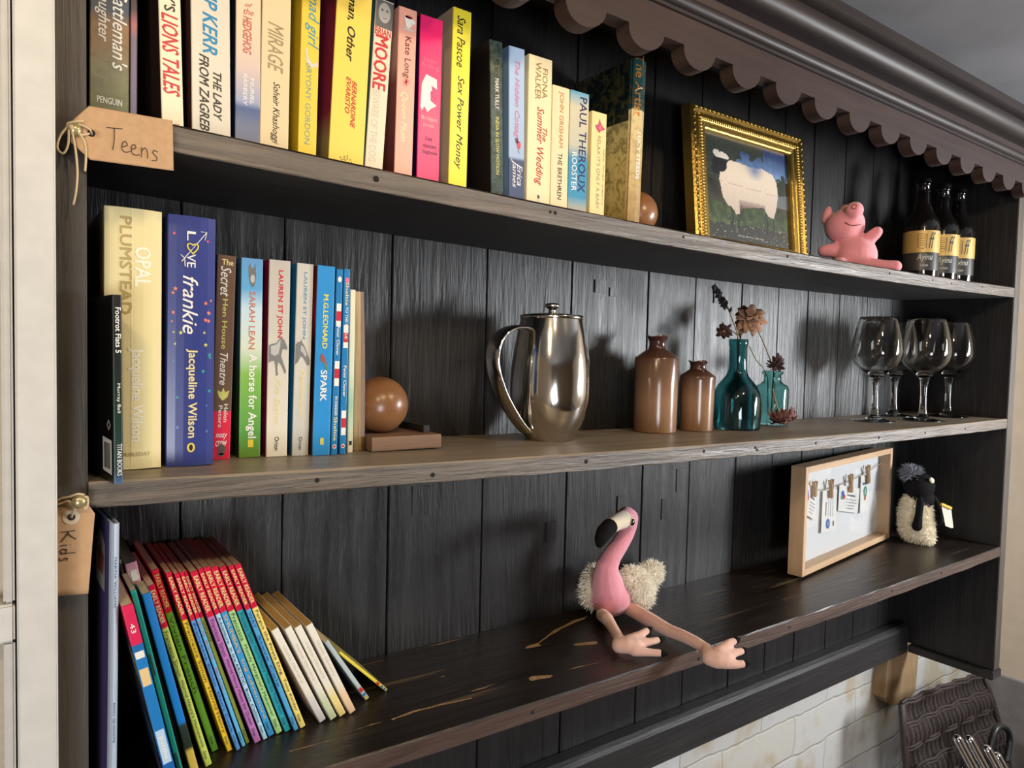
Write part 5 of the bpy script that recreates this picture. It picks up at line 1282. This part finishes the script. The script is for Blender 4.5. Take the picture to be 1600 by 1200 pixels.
# ------------------------------------------------------------------ wine glasses
WG = glass('clear_glass', (0.97, 0.985, 0.98))
def wine(label, x, y, s=1.0):
    outer = [(.0, .0), (.0385, .0), (.0392, .0009), (.0380, .0016), (.020, .0042), (.0110, .0085), (.0082, .0150), (.0064, .030), (.0058, .050), (.0064, .068), (.0090, .084), (.0150, .0925), (.0240, .099), (.0340, .1075), (.0420, .118), (.0462, .131), (.0468, .142), (.0450, .160), (.0410, .180), (.0362, .199), (.0340, .2060)]
    inner = [(.0328, .2060), (.0348, .199), (.0396, .180), (.0436, .160), (.0454, .142), (.0448, .131), (.0406, .1190), (.0326, .1090), (.0226, .1012), (.0120, .0970), (0, .0955)]
    prof = smooth_path(outer[:1] + outer[1:], 2) + [(.0335, .2064)] + inner
    prof = [(max(0, r) * s, z * s) for r, z in prof]
    bm = bmesh.new(); lathe(bm, prof, 64)
    o = obj('wine_glass', bm, WG, smooth=True, loc=(x, y, sz(2, x) + .0004))
    return tag(o, label, 'wine glass', 'wine glasses')
wine('leftmost wine glass of the cluster, nearest the short green bottle', 1.362, .110)
wine('wine glass standing back between the leftmost and the frontmost one', 1.530, .1565, .985)
wine('frontmost wine glass, third stem from the left', 1.477, .071)
wine('rightmost wine glass, nearest the right side panel', 1.632, .091)

# ------------------------------------------------------------------ plush flamingo
FPINK = plain((0.74, 0.28, 0.35), 0.95, sheen=0.5, bump=0.25, bscale=450, name='flamingo_pink_plush', vary=0.07)
FPEACH = plain((0.70, 0.43, 0.35), 0.95, sheen=0.3, bump=0.2, bscale=450, name='peach_plush', vary=0.05)
FCREAM = plain((0.66, 0.56, 0.41), 0.95, sheen=0.3, bump=0.2, bscale=450, name='cream_plush')
FBLK = plain((0.005, 0.0045, 0.005), 0.9, spec=0.15, bump=0.3, bscale=600, name='black_felt'); SHINY = plain((0.008, 0.007, 0.007), 0.12, name='black_bead')
FFUR = plain((0.90, 0.85, 0.74), 0.95, sheen=0.2, name='cream_fur', vary=0.06)
fl = empty('plush_flamingo', 'pink plush flamingo sitting with long legs at the front of the bottom shelf', 'soft toy', (.695, .148, sz(3, .695) + .0035))
O = Vector((.695, .148, sz(3, .695)))
def L(x, y, z): return (x - O.x, y - O.y, Z + z - O.z)
def Lr(x, y, z, r): return (*L(x, y, z), r)
def fl_body(bm):
    uvball(bm, L(.694, .150, -.3715), 1.0, (.0325, .031, .0285))
    chain(bm, [Lr(.692, .150, -.372, .0275), Lr(.684, .146, -.352, .0260), Lr(.6770, .142, -.335, .0215), Lr(.6735, .138, -.318, .0172), Lr(.6790, .134, -.302, .0150), Lr(.6905, .131, -.287, .0137), Lr(.7010, .129, -.272, .0128), Lr(.7055, .127, -.257, .0132), Lr(.7020, .124, -.2455, .0150), Lr(.6930, .120, -.2415, .0152), Lr(.6840, .116, -.2430, .0140)])
obj('body', fused(fl_body, .0026, 6), FPINK, fl, smooth=True)
def fl_beak(bm): chain(bm, [Lr(.682, .1150, -.2435, .0140), Lr(.670, .108, -.2425, .0130), Lr(.654, .100, -.2415, .0122), Lr(.634, .091, -.2425, .0116)])
bk_o = obj('beak', fused(fl_beak, .0022, 5), FCREAM, fl, smooth=True)
def fl_tip(bm): chain(bm, [Lr(.6310, .0900, -.2430, .0121), Lr(.6190, .0860, -.2470, .0118), Lr(.6100, .0835, -.2550, .0096), Lr(.6065, .0825, -.2615, .0062)])
obj('beak_tip', fused(fl_tip, .0020, 4), FBLK, bk_o, smooth=True)
bm = bmesh.new(); uvball(bm, L(.6865, .1045, -.2455), 1.0, (.0085, .0050, .0078), Matrix.Rotation(.55, 4, 'Z')); obj('eye_patch', bm, FCREAM, fl, smooth=True)
bm = bmesh.new(); uvball(bm, L(.6850, .0995, -.2450), 1.0, (.0042, .0028, .0052), Matrix.Rotation(.4, 4, 'Y')); obj('eye', bm, SHINY, fl, smooth=True)
bm = bmesh.new(); uvball(bm, L(.674, .130, -.2455), 1.0, (.0040, .0028, .0045)); obj('eye', bm, SHINY, fl, smooth=True)
bm = bmesh.new(); uvball(bm, L(.6843, .0968, -.2438), .0009); obj('eye_glint', bm, plain((.8, .8, .8), .2, name='glint_white'), fl)  # white dot stands in for the highlight on the bead eye
def wing_src(f): return fused(f, .0040, 4)
def wingR(bm): chain(bm, [Lr(.725, .138, -.343, .0150), Lr(.736, .136, -.357, .0220), Lr(.742, .136, -.371, .0195), Lr(.741, .136, -.378, .0110)])
def wingL(bm): chain(bm, [Lr(.683, .172, -.338, .0115), Lr(.677, .172, -.352, .0145), Lr(.674, .170, -.370, .0145), Lr(.676, .168, -.378, .0110)])
def tailf(bm): chain(bm, [Lr(.752, .168, -.372, .0175), Lr(.775, .170, -.372, .0190), Lr(.797, .171, -.362, .0180), Lr(.812, .172, -.354, .0130)])
for f, nm, sd, n in ((wingR, 'wing', 1, 2600), (wingL, 'wing', 2, 1500), (tailf, 'tail', 3, 2400)):
    s_ = wing_src(f); obj(nm, fur(s_, n, .0085, .0009, sd), FFUR, fl, smooth=False)
s3 = sz(3, .62) - Z
def leg(pts, foot, toes, nm):
    def f(bm):
        chain(bm, [Lr(*p) for p in pts])
    lg = obj(nm, fused(f, .0021, 5), FPEACH, fl, smooth=True)
    def g(bm):
        chain(bm, [Lr(*p) for p in foot])
        for t in toes: chain(bm, [Lr(*p) for p in t])
    ft = obj('foot', fused(g, .0019, 4), FPEACH, lg, smooth=True)
    for t in toes:
        a, c = Vector(L(*t[-2][:3])), Vector(L(*t[-1][:3])); d = (c - a).normalized()
        bm = bmesh.new(); chain(bm, [(*(c + d * .0035), .0046), (*(c + d * .0090), .0024)]); obj('claw', bm, FBLK, ft, smooth=True)
zf_ = s3
leg([(.664, .134, -.388, .0100), (.653, .118, -.3830, .0098), (.645, .104, -.3800, .0094), (.640, .090, -.3835, .0082), (.630, .070, -.3860, .0078), (.622, .055, -.3875, .0080)],
    [(.621, .053, -.3875, .0088), (.612, .044, -.3895, .0110), (.619, .036, -.3885, .0112), (.628, .030, -.3885, .0100)],
    [[(.624, .040, -.3850, .0082), (.642, .036, -.3790, .0056), (.654, .036, -.3765, .0050)], [(.630, .032, -.3875, .0080), (.648, .024, -.3860, .0054), (.660, .021, -.3850, .0048)], [(.622, .026, -.3925, .0078), (.637, .012, -.3935, .0054), (.6460, .004, -.3935, .0050)]], 'leg')
leg([(.716, .134, -.386, .0115), (.716, .110, -.3885, .0112), (.713, .084, -.3890, .0108), (.7105, .062, -.3900, .0100), (.709, .045, -.3905, .0092), (.708, .020, -.3890, .0086), (.706, -.006, -.3890, .0082), (.7035, -.026, -.3910, .0082)],
    [(.7035, -.026, -.3910, .0088), (.698, -.036, -.3960, .0115), (.703, -.044, -.3975, .0120), (.712, -.049, -.3960, .0105)],
    [[(.708, -.042, -.3890, .0086), (.724, -.044, -.3810, .0056), (.7340, -.0455, -.3795, .0048)], [(.712, -.048, -.3940, .0084), (.728, -.053, -.3910, .0054), (.7380, -.055, -.3905, .0048)], [(.708, -.052, -.4000, .0084), (.720, -.061, -.4020, .0056), (.7280, -.065, -.4015, .0050)]], 'leg')

# ------------------------------------------------------------------ plush penguin
pgx, pgy = 1.583, .118; z3 = sz(3, pgx)
pen = empty('plush_penguin', 'small fluffy cream and black plush penguin beside the shadow box', 'soft toy', (pgx, pgy, z3))
rv = Vector((0.8156, -0.5781, 0)); fv = Vector((-0.86, -0.51, 0)); rv = Vector((0.51, -0.86, 0))
PF = plain((0.84, 0.77, 0.62), 0.95, name='penguin_cream_fur', vary=0.05); PG = plain((0.30, 0.31, 0.34), 0.95, name='grey_tuft')
def pen_body(bm):
    uvball(bm, P3(-.006, 0, .060), 1.0, (.0310, .030, .052)); uvball(bm, P3(-.003, 0, .036), 1.0, (.033, .032, .035)); uvball(bm, P3(.014, .012, .014), 1.0, (.018, .018, .012))
obj('body', fur(fused(pen_body, .0045, 4), 4800, .0075, .0008, 8, droop=.25), PF, pen)
def pen_head(bm):
    uvball(bm, P3(-.002, .002, .126), 1.0, (.0335, .031, .0300)); uvball(bm, P3(.004, -.002, .098), 1.0, (.028, .026, .026))
hd = obj('head', fused(pen_head, .0032, 4), FBLK, pen, smooth=True)
def tuft(bm): uvball(bm, P3(-.018, .004, .152), 1.0, (.0175, .016, .0120))
obj('tuft', fur(fused(tuft, .004, 3), 900, .012, .0009, 9, droop=-.4), PG, hd)
bm = bmesh.new(); uvball(bm, P3(.0195, .0215, .1425), 1.0, (.0095, .0040, .0058), Matrix.Rotation(.5, 4, 'Y')); obj('eye_patch', bm, FCREAM, hd, smooth=True)
def flip(bm): chain(bm, [(*P3(-.002, .036, .106), .0040), (*P3(-.002, .041, .096), .0080), (*P3(-.004, .043, .068), .0078), (*P3(-.0055, .043, .052), .0095), (*P3(-.006, .042, .044), .0110)])
obj('flipper', fused(flip, .0022, 4), FBLK, pen, smooth=True)
def flip2(bm): chain(bm, [(*P3(.030, -.010, .100), .006), (*P3(.040, -.012, .075), .008), (*P3(.042, -.012, .050), .009)])
obj('flipper', fused(flip2, .0025, 4), FBLK, pen, smooth=True)
TAGP = plain((0.52, 0.50, 0.40), .7, name='label_paper'); TAGY = plain((0.66, 0.42, 0.06), .6, name='yellow_label_band')
bm = bmesh.new()
for k, (a0, a1, f0) in enumerate(((.040, .062, .016), (.042, .065, .012))):
    q = [P3(a0, f0, .092 - k * .002), P3(a1 - .004, f0 - .012, .082), P3(a1 + .002, f0 - .012, .040), P3(a0 + .010, f0, .046)]
    v = [bm.verts.new(p) for p in q] + [bm.verts.new(p + fv * -.0006) for p in q]
    for f in ((0, 1, 2, 3), (7, 6, 5, 4), (0, 4, 5, 1), (1, 5, 6, 2), (2, 6, 7, 3), (3, 7, 4, 0)): bm.faces.new([v[i] for i in f])
tg = obj('sewn_label', bm, TAGP, pen)
bm = bmesh.new(); tube(bm, [P3(.0395, .0165, .0925), P3(.0600, .0045, .0830)], .0035, 6); obj('label_band', bm, TAGY, tg)

# ------------------------------------------------------------------ shadow box with business cards on a line
ASH = wood('pale_ash', (0.46, 0.29, 0.165), (0.60, 0.41, 0.25), 'Z', 0.45, 0.12, 0.8)
ASHX = wood('pale_ash_rail', (0.46, 0.29, 0.165), (0.60, 0.41, 0.25), 'X', 0.45, 0.12, 0.8)
CARDB = plain((0.62, 0.63, 0.64), 0.8, name='white_mount'); CARD = plain((0.70, 0.69, 0.66), 0.6, name='white_card'); TWINE = plain((0.36, 0.26, 0.15), .9, name='jute_twine'); PEGW = plain((0.52, 0.34, 0.19), .6, name='clothes_peg_wood')
sbx = empty('shadow_box_frame', 'pale ash shadow box with four small cards pegged on a twine line', 'shadow box', (1.1283, .1062, sz(3, 1.16) + .0042), (0, -.0085 + .0, math.radians(7.69)))
BW, BH, BDp, bt = .4268, .2015, .0280, .0115
obj('frame_side', boxbm(0, bt, 0, BDp, 0, BH, bev=.0006), ASH, sbx); obj('frame_side', boxbm(BW - bt, BW, 0, BDp, 0, BH, bev=.0006), ASH, sbx)
obj('frame_rail', boxbm(bt, BW - bt, 0, BDp, 0, bt, bev=.0005), ASHX, sbx); obj('frame_rail', boxbm(bt, BW - bt, 0, BDp, BH - bt, BH, bev=.0005), ASHX, sbx)
obj('mount_board', boxbm(bt, BW - bt, .0235, .0275, bt, BH - bt), CARDB, sbx)
obj('glass_pane', boxbm(bt, BW - bt, .0020, .0036, bt, BH - bt), pane_glass('picture_glass'), sbx)
bm = bmesh.new(); tube(bm, [(x, .0175, z) for x, z in smooth_path([(.012, .178), (.045, .1670), (.0864, .1476), (.1313, .1436), (.1873, .1437), (.253, .1473), (.337, .1555), (.3888, .1635), (.4150, .168)], 4)], .0008, 6); obj('twine', bm, TWINE, sbx)
cards = [([(.0507, .1631), (.0925, .1443), (.0863, .0885), (.0400, .1090)], 'a', (.0695, .166, .0705, .137)), ([(.1180, .1414), (.1832, .1365), (.1850, .0520), (.1169, .0585)], 'v', (.1419, .1611, .1455, .125)),
         ([(.195, .1442), (.2990, .1236), (.2926, .0721), (.1929, .0911)], 'h', (.2350, .1608, .2414, .1239)), ([(.3028, .1504), (.3467, .1481), (.3511, .0694), (.3051, .0695)], 'g', (.3240, .1701, .3330, .133))]
for q, kind, (ax, az, bx, bz) in cards:
    y0, y1 = .0186, .0193
    bm = bmesh.new()
    v = [bm.verts.new((x, y0, z)) for x, z in q] + [bm.verts.new((x, y1, z)) for x, z in q]
    for f in ((0, 1, 2, 3), (7, 6, 5, 4), (0, 4, 5, 1), (1, 5, 6, 2), (2, 6, 7, 3), (3, 7, 4, 0)): bm.faces.new([v[i] for i in f])
    cd = obj('card', bm, CARD, sbx)
    Q = [Vector((x, y0 - .0002, z)) for x, z in q]
    def at(s, t): return Q[3].lerp(Q[2], s).lerp(Q[0].lerp(Q[1], s), t)
    def stroke(s0, t0, s1, t1, hgt, m):
        dx = .0; return obj('small_print', raw([at(s0, t0), at(s1, t1), at(s1, t1 + hgt) if abs(t1 - t0) < abs(s1 - s0) else at(s1 + hgt, t1), at(s0, t0 + hgt) if abs(t1 - t0) < abs(s1 - s0) else at(s0 + hgt, t0)], [(0, 1, 2, 3)]), m, cd)
    GI = plain((.10, .10, .12), .6, name='card_ink'); LI = plain((.28, .28, .30), .6, name='card_ink'); BI = plain((.02, .10, .40), .6, name='card_ink'); RI = plain((.5, .04, .05), .6, name='card_ink'); GN = plain((.06, .25, .16), .6, name='card_ink')
    def dot(s, t, rs_, rt, m, n=14): return obj('emblem', raw([at(s + rs_ * math.cos(2 * PI * i / n), t + rt * math.sin(2 * PI * i / n)) - Vector((0, .0001, 0)) for i in range(n)], [tuple(range(n))]), m, cd)
    if kind in 'ah':
        dot(.17 if kind == 'h' else .12, .68, .075, .12, BI); dot(.24 if kind == 'h' else .2, .57, .065, .10, RI); dot(.14 if kind == 'h' else .10, .52, .05, .08, GN)
        stroke(.40, .62, .80, .62, .07, GI)
        for k, e in enumerate((.86, .90, .80, .75)): stroke(.36, .47 - .115 * k, e, .47 - .115 * k, .042, LI)
    elif kind == 'v':
        dot(.42, .20, .14, .12, BI); dot(.44, .20, .08, .06, CARD)
        stroke(.75, .13, .75, .25, .10, GI)
        for k, e in enumerate((.86, .80, .82)): stroke(.40 + .16 * k, .36, .40 + .16 * k, e, .035, LI)
        stroke(.22, .40, .22, .72, .07, GI)
    else:
        dot(.55, .55, .22, .16, GN); dot(.55, .55, .12, .08, CARD); dot(.55, .38, .12, .07, RI); stroke(.2, .74, .9, .74, .07, GI)
    d = Vector((bx - ax, 0, bz - az)).normalized(); s = Vector((d.z, 0, -d.x)); Lp = math.hypot(bx - ax, bz - az)
    bm = bmesh.new()
    for sg in (-1, 1):
        for yy in (.0120, .0150):
            p0 = Vector((ax, yy, az)) + s * .0062 * sg; p1 = Vector((bx, yy, bz)) + s * .0020 * sg
            tube(bm, [p0, p0.lerp(p1, .45) - s * .0024 * sg, p1], .0021, 6)
    pg_ = obj('clothes_peg', bm, PEGW, sbx)
    bm = bmesh.new(); m_ = Vector((ax, .0112, az)).lerp(Vector((bx, .0112, bz)), .45); tube(bm, [m_ - s * .0045, m_ + s * .0045], .0012, 6); obj('spring', bm, plain((.3, .3, .3), .3, 1.0, name='steel_wire'), pg_)

# ------------------------------------------------------------------ luggage-label tags
KRAFT = plain((0.47, 0.29, 0.155), 0.85, bump=0.1, bscale=200, name='kraft_card', vary=0.06); STRG = plain((0.56, 0.43, 0.25), 0.9, name='cotton_string'); PEN = plain((0.03, 0.022, 0.02), .6, name='pen_ink'); EYE = plain((0.60, 0.50, 0.36), .7, name='reinforcing_ring')
def paper_tag(label, poly, hole, fn, loc):
    o = empty('paper_tag', label, 'tag', loc, group='kraft paper category tags')
    n = len(poly); hr = .0026; k = 24
    hv = [(hole[0] + hr * math.cos(2 * PI * i / k), hole[1] + hr * math.sin(2 * PI * i / k)) for i in range(k)]
    # fan the sheet round the hole so that it really is pierced
    def edge_hit(a):
        dx, dz = math.cos(a), math.sin(a); best = None
        for i in range(n):
            (x1, z1), (x2, z2) = poly[i], poly[(i + 1) % n]
            den = dx * (z2 - z1) - dz * (x2 - x1)
            if abs(den) < 1e-12: continue
            t = ((x1 - hole[0]) * (z2 - z1) - (z1 - hole[1]) * (x2 - x1)) / den
            u_ = ((x1 - hole[0]) * dz - (z1 - hole[1]) * dx) / den
            if t > 0 and -1e-6 <= u_ <= 1 + 1e-6 and (best is None or t < best): best = t
        return (hole[0] + dx * best, hole[1] + dz * best)
    angs = sorted(set([2 * PI * i / k for i in range(k)] + [math.atan2(z - hole[1], x - hole[0]) % (2 * PI) for x, z in poly]))
    M_ = 10
    bm = bmesh.new(); rows = []
    for a in angs:
        e = edge_hit(a); h_ = (hole[0] + hr * math.cos(a), hole[1] + hr * math.sin(a))
        rows.append([(h_[0] + (e[0] - h_[0]) * j / M_, h_[1] + (e[1] - h_[1]) * j / M_) for j in range(M_ + 1)])
    F = [[bm.verts.new(fn(x, z)) for x, z in r] for r in rows]
    for i in range(len(F)):
        a, c = F[i], F[(i + 1) % len(F)]
        for j in range(M_): bm.faces.new((a[j], a[j + 1], c[j + 1], c[j]))
    cd = obj('card', bm, KRAFT, o, smooth=True)
    md = cd.modifiers.new('thick', 'SOLIDIFY'); md.thickness = .0004; md.offset = 0
    return o, cd
def pen_lines(strokes, fn, parent, r=.00030):
    bm = bmesh.new()
    for s in strokes: tube(bm, [Vector(fn(x, z)) + Vector((0, -.0006, 0)) for x, z in smooth_path(s, 5)], r, 6)
    return obj('handwriting', bm, PEN, parent, smooth=True)
# Teens
tz = Z + .1534
def ft(x, z): return (x, -.0135 - .0006 * math.sin(x * 60) - .05 * max(0, x - .03) ** 1.5 * 3, z)
poly = [(-.0122 + .0095, -.0085), (-.0106 + .0095, .0066), (.0093, .0192), (.0655, .0200), (.0663, -.0184), (.0101, -.0196)]
o, cd = paper_tag('brown paper tag reading Teens, strung at the left end of the top shelf', poly, (.0108, -.0002), ft, (-.0095, 0, tz))
def wr(sx, sz_, w_, h_): return lambda x, z: (sx + x * w_, sz_ + z * h_)
T_ = [[(0, 1.0), (.35, 1.06), (.62, 1.12)], [(.30, 1.06), (.30, .5), (.24, -.05)]]
e1 = [[(.62, .22), (.80, .34), (.74, .52), (.62, .40), (.60, .10), (.74, -.02), (.92, .08)]]
e2 = [[(.98, .20), (1.14, .30), (1.10, .46), (.98, .36), (.98, .06), (1.12, -.06), (1.28, .02)]]
n_ = [[(1.36, .40), (1.38, .15), (1.36, -.10)], [(1.38, .22), (1.50, .42), (1.60, .30), (1.62, -.08)]]
s__ = [[(2.04, .36), (1.88, .40), (1.84, .24), (1.98, .10), (1.98, -.08), (1.78, -.14)]]
def ftw(x, z): p = ft(.0205 + x * .0170, -.0090 + z * .0148); return (p[0], p[1], p[2] - x * .0012)
pen_lines(T_ + e1 + e2 + n_ + s__, ftw, o)
bm = bmesh.new()
Hh = Vector((.0108, -.0142, -.0002)); Pk = Vector((0, -.0120, .0008))
tube(bm, [Vector(p) for p in smooth_path([(.0115, -.0110, -.0006), (.0095, -.0155, .0020), (.004, -.0155, .0040), (-.003, -.0140, .0038), (-.0052, -.0120, .0005)], 6)], .0008, 8)
tube(bm, [Vector(p) for p in smooth_path([(.0095, -.0155, -.0010), (.005, -.0160, -.0030), (-.001, -.0165, -.0020), (-.0045, -.0160, .0025), (-.001, -.0165, .0050), (.006, -.0165, .0070)], 6)], .0008, 8)
tube(bm, [Vector(p) for p in smooth_path([(-.0035, -.0165, .0020), (-.0085, -.0165, -.0060), (-.0105, -.0160, -.0150), (-.0070, -.0165, -.0185), (-.0040, -.0170, -.0120), (-.0035, -.0170, -.0010)], 6)], .0008, 8)
tube(bm, [Vector(p) for p in smooth_path([(-.0020, -.0175, .0000), (.0005, -.0170, -.0140), (.0018, -.0160, -.0300), (.0010, -.0150, -.0440), (-.0008, -.0140, -.0540)], 6)], .0008, 8)
tube(bm, [Vector(p) for p in smooth_path([(.0010, -.0175, .0000), (.0062, -.0170, -.0080), (.0072, -.0165, -.0180), (.0066, -.0160, -.0290)], 6)], .0008, 8)
ball(bm, (-.0022, -.0170, .0008), .0022, 2)
obj('string', bm, STRG, o, smooth=True)
# Kids
kz = Z - .1190
def fk(x, z): return (x, -.0105 - .0010 * math.sin(z * 70), z)
poly = [(-.0150, .0005), (.0030, .0025), (.0108, -.0110), (.0062, -.0712), (-.0340, -.0680), (-.0260, -.0110)]
o, cd = paper_tag('brown paper tag reading Kids, strung beside the bottom shelf', poly, (-.0045, -.0118), fk, (-.0075, 0, kz))
bm = bmesh.new()
rg = [(-.0045 + r * math.cos(2 * PI * i / 24), -.0118 + r * math.sin(2 * PI * i / 24)) for i in range(24) for r in (.0028, .0056)]
obj('reinforcing_ring', raw([Vector(fk(*p)) + Vector((0, -.0006, 0)) for p in rg], [(2 * i, 2 * i + 1, (2 * i + 3) % 48, (2 * i + 2) % 48) for i in range(24)]), EYE, o)
def fkw(x, z): return fk(-.0112 + z * .0092, -.0222 - x * .0105)   # written down the tag
K_ = [[(0, 1.0), (.02, .5), (.02, 0)], [(.62, 1.05), (.30, .62), (.05, .50)], [(.10, .52), (.40, .30), (.72, .02)]]
i_ = [[(.98, .42), (.98, .2), (1.0, -.02)], [(.97, .66), (.98, .70)]]
d_ = [[(1.52, .34), (1.32, .40), (1.24, .16), (1.38, -.04), (1.54, .10)], [(1.58, 1.0), (1.56, .4), (1.58, -.06)]]
ss = [[(2.08, .40), (1.92, .44), (1.88, .28), (2.02, .14), (2.02, -.04), (1.82, -.10)]]
pen_lines(K_ + i_ + d_ + ss, fkw, o, .00032)
bm = bmesh.new()
tube(bm, [Vector(p) for p in smooth_path([(-.0045, -.0108, -.0118), (-.0030, -.0145, -.0060), (.0010, -.0150, .0010), (.0050, -.0150, .0035), (.0058, -.0140, -.0020), (.0040, -.0140, -.0062), (.0030, -.0130, .0010)], 6)], .0009, 8)
tube(bm, [Vector(p) for p in smooth_path([(.0035, -.0150, .0050), (-.0010, -.0160, .0062), (-.0060, -.0150, .0045), (-.0105, -.0130, .0035), (-.0140, -.0110, .0010)], 6)], .0009, 8)
tube(bm, [Vector(p) for p in smooth_path([(-.0020, -.0150, -.0060), (-.0060, -.0150, .0010), (-.0100, -.0130, .0000), (-.0150, -.0110, -.0020)], 6)], .0009, 8)
obj('string', bm, STRG, o, smooth=True)

# ------------------------------------------------------------------ wicker basket, steel rods and black hook under the right end
WICK = plain((0.034, 0.022, 0.020), 0.6, bump=0.4, bscale=300, name='dark_brown_wicker', vary=0.4)
bsk = empty('wicker_basket', 'dark brown woven wicker basket with a tall back below the unit\'s right end', 'basket', (1.82, 0.02, 0.0))
def Bk3(x, y, z): return (x - 1.82, y - .02, z)
TL_, TR_, BL_, BR_ = Vector((1.553, .120, Z - .754)), Vector((1.975, .120, Z - .790)), Vector((1.600, .060, 0.03)), Vector((2.120, .060, 0.03))
def pan(s, t):   # t 0 top .. 1 bottom
    rt = TR_.lerp(BR_, min(1, t * 1.0)) + Vector((.12 * math.sin(PI * min(1, t)), 0, 0)) * .5
    lf = TL_.lerp(BL_, t)
    p = lf.lerp(rt, s); return p
bm = bmesh.new(); rnd = random.Random(21)
NR = 88; ROWS = 13
for i in range(NR):
    s0 = (i + .5) / NR; off = rnd.uniform(-.0015, .0015); pts = []
    for j in range(ROWS * 4 + 1):
        t = j / (ROWS * 4); ph = PI * (j / 4) + PI * ((i // 2) % 2) * (1 if (j // 16) % 2 else 0)
        p = pan(s0 + off + .002 * math.sin(j * .7 + i), t); pts.append(Vector(Bk3(p.x, p.y + .0062 * math.sin(ph), p.z)))
    tube(bm, pts, .0020, 5, mi=(0, 1, 0, 2)[i % 4])
obj('back_weave', bm, [WICK, plain((0.075, 0.052, 0.046), .55, name='pale_brown_wicker'), plain((0.012, 0.008, 0.008), .7, name='black_wicker')], bsk, smooth=True)
bm = bmesh.new()
for r in range(ROWS + 1):
    t = min(1, (r + .02) / ROWS)
    for dz in (-.004, .004):
        tube(bm, [Vector(Bk3(*(pan(s / 16, t) + Vector((0, .004 * math.sin(s * 2 + r), dz + .004 * math.sin(PI * s / 16)))))) for s in range(17)], .0042, 6)
for sx in (0, 1):
    for k in range(2): tube(bm, [Vector(Bk3(*(pan(sx + (-.006 + .012 * k), t / 12)))) for t in range(13)], .0060, 6)
obj('rim_and_stakes', bm, WICK, bsk, smooth=True)
bm = bmesh.new()
zt = Z - 1.02
corner_ = [(1.600, .060), (1.615, -.26), (2.06, -.26), (2.12, .060)]
for r in range(30):
    z_ = .012 + r * (zt - .012) / 29
    pts = []
    for (x0_, y0_), (x1_, y1_) in zip(corner_, corner_[1:]):
        for q in range(8): pts.append((x0_ + (x1_ - x0_) * q / 8, y0_ + (y1_ - y0_) * q / 8))
    pts.append(corner_[-1])
    tube(bm, [Vector(Bk3(x, y + .003 * math.sin(i * 1.6 + r * PI), z_)) for i, (x, y) in enumerate(pts)], .0062, 6)
obj('front_weave', bm, WICK, bsk, smooth=True)
obj('base', boxbm(*(1.61 - 1.82, 2.10 - 1.82), -.26 - .02, .055 - .02, .002, .016), WICK, bsk)

CHROME = plain((0.62, 0.62, 0.64), 0.10, 1.0, name='chrome_steel')
rods = [((1.609, .033), -.800, 'nearest the basket\'s left side'), ((1.634, .020), -.803, 'second from the basket\'s left side'), ((1.668, -.002), -.824, 'third from the basket\'s left side'), ((1.700, -.010), -.846, 'furthest right of the four')]
for (x, y), z, t in rods:
    o = empty('steel_rod', 'chrome round-ended rod standing in the wicker basket, %s' % t, 'rod', (x, y, Z + z), group='chrome rods in the wicker basket')
    bm = bmesh.new()
    d = Vector((.052, -.100, -.20))
    pts, rs_ = [], []
    for k in range(7): a = PI / 2 * k / 6; pts.append(d.normalized() * (.0085 * (1 - math.cos(PI/2 - a)) if False else .0103 * (1 - math.cos(a)) )); rs_.append(max(.0006, .0103 * math.sin(a)))
    pts.append(d * 1.0 * (Z + z - .02) / .40); rs_.append(.0103)
    tube(bm, pts, rs_, 20); obj('rod', bm, CHROME, o, smooth=True, autosm=60)
bm = bmesh.new()
h0 = Vector((1.735, .030, Z - .865))
pts = [(1.660, .055, Z - .915), (1.668, .052, Z - .872), (1.680, .050, Z - .840)] + []
hk = smooth_path([(1.800, -.02, .03), (1.768, .01, Z - 1.05), (1.764, .02, Z - .905), (1.770, .022, Z - .865), (1.790, .022, Z - .838), (1.818, .020, Z - .836), (1.843, .016, Z - .852), (1.852, .014, Z - .876), (1.842, .012, Z - .900), (1.828, .011, Z - .918)], 8)
tube(bm, hk, .0068, 12)
tag(obj('hooked_poker', bm, plain((.012, .012, .013), .4, name='black_iron'), smooth=True), 'black hooked iron handle beside the chrome rods', 'poker')
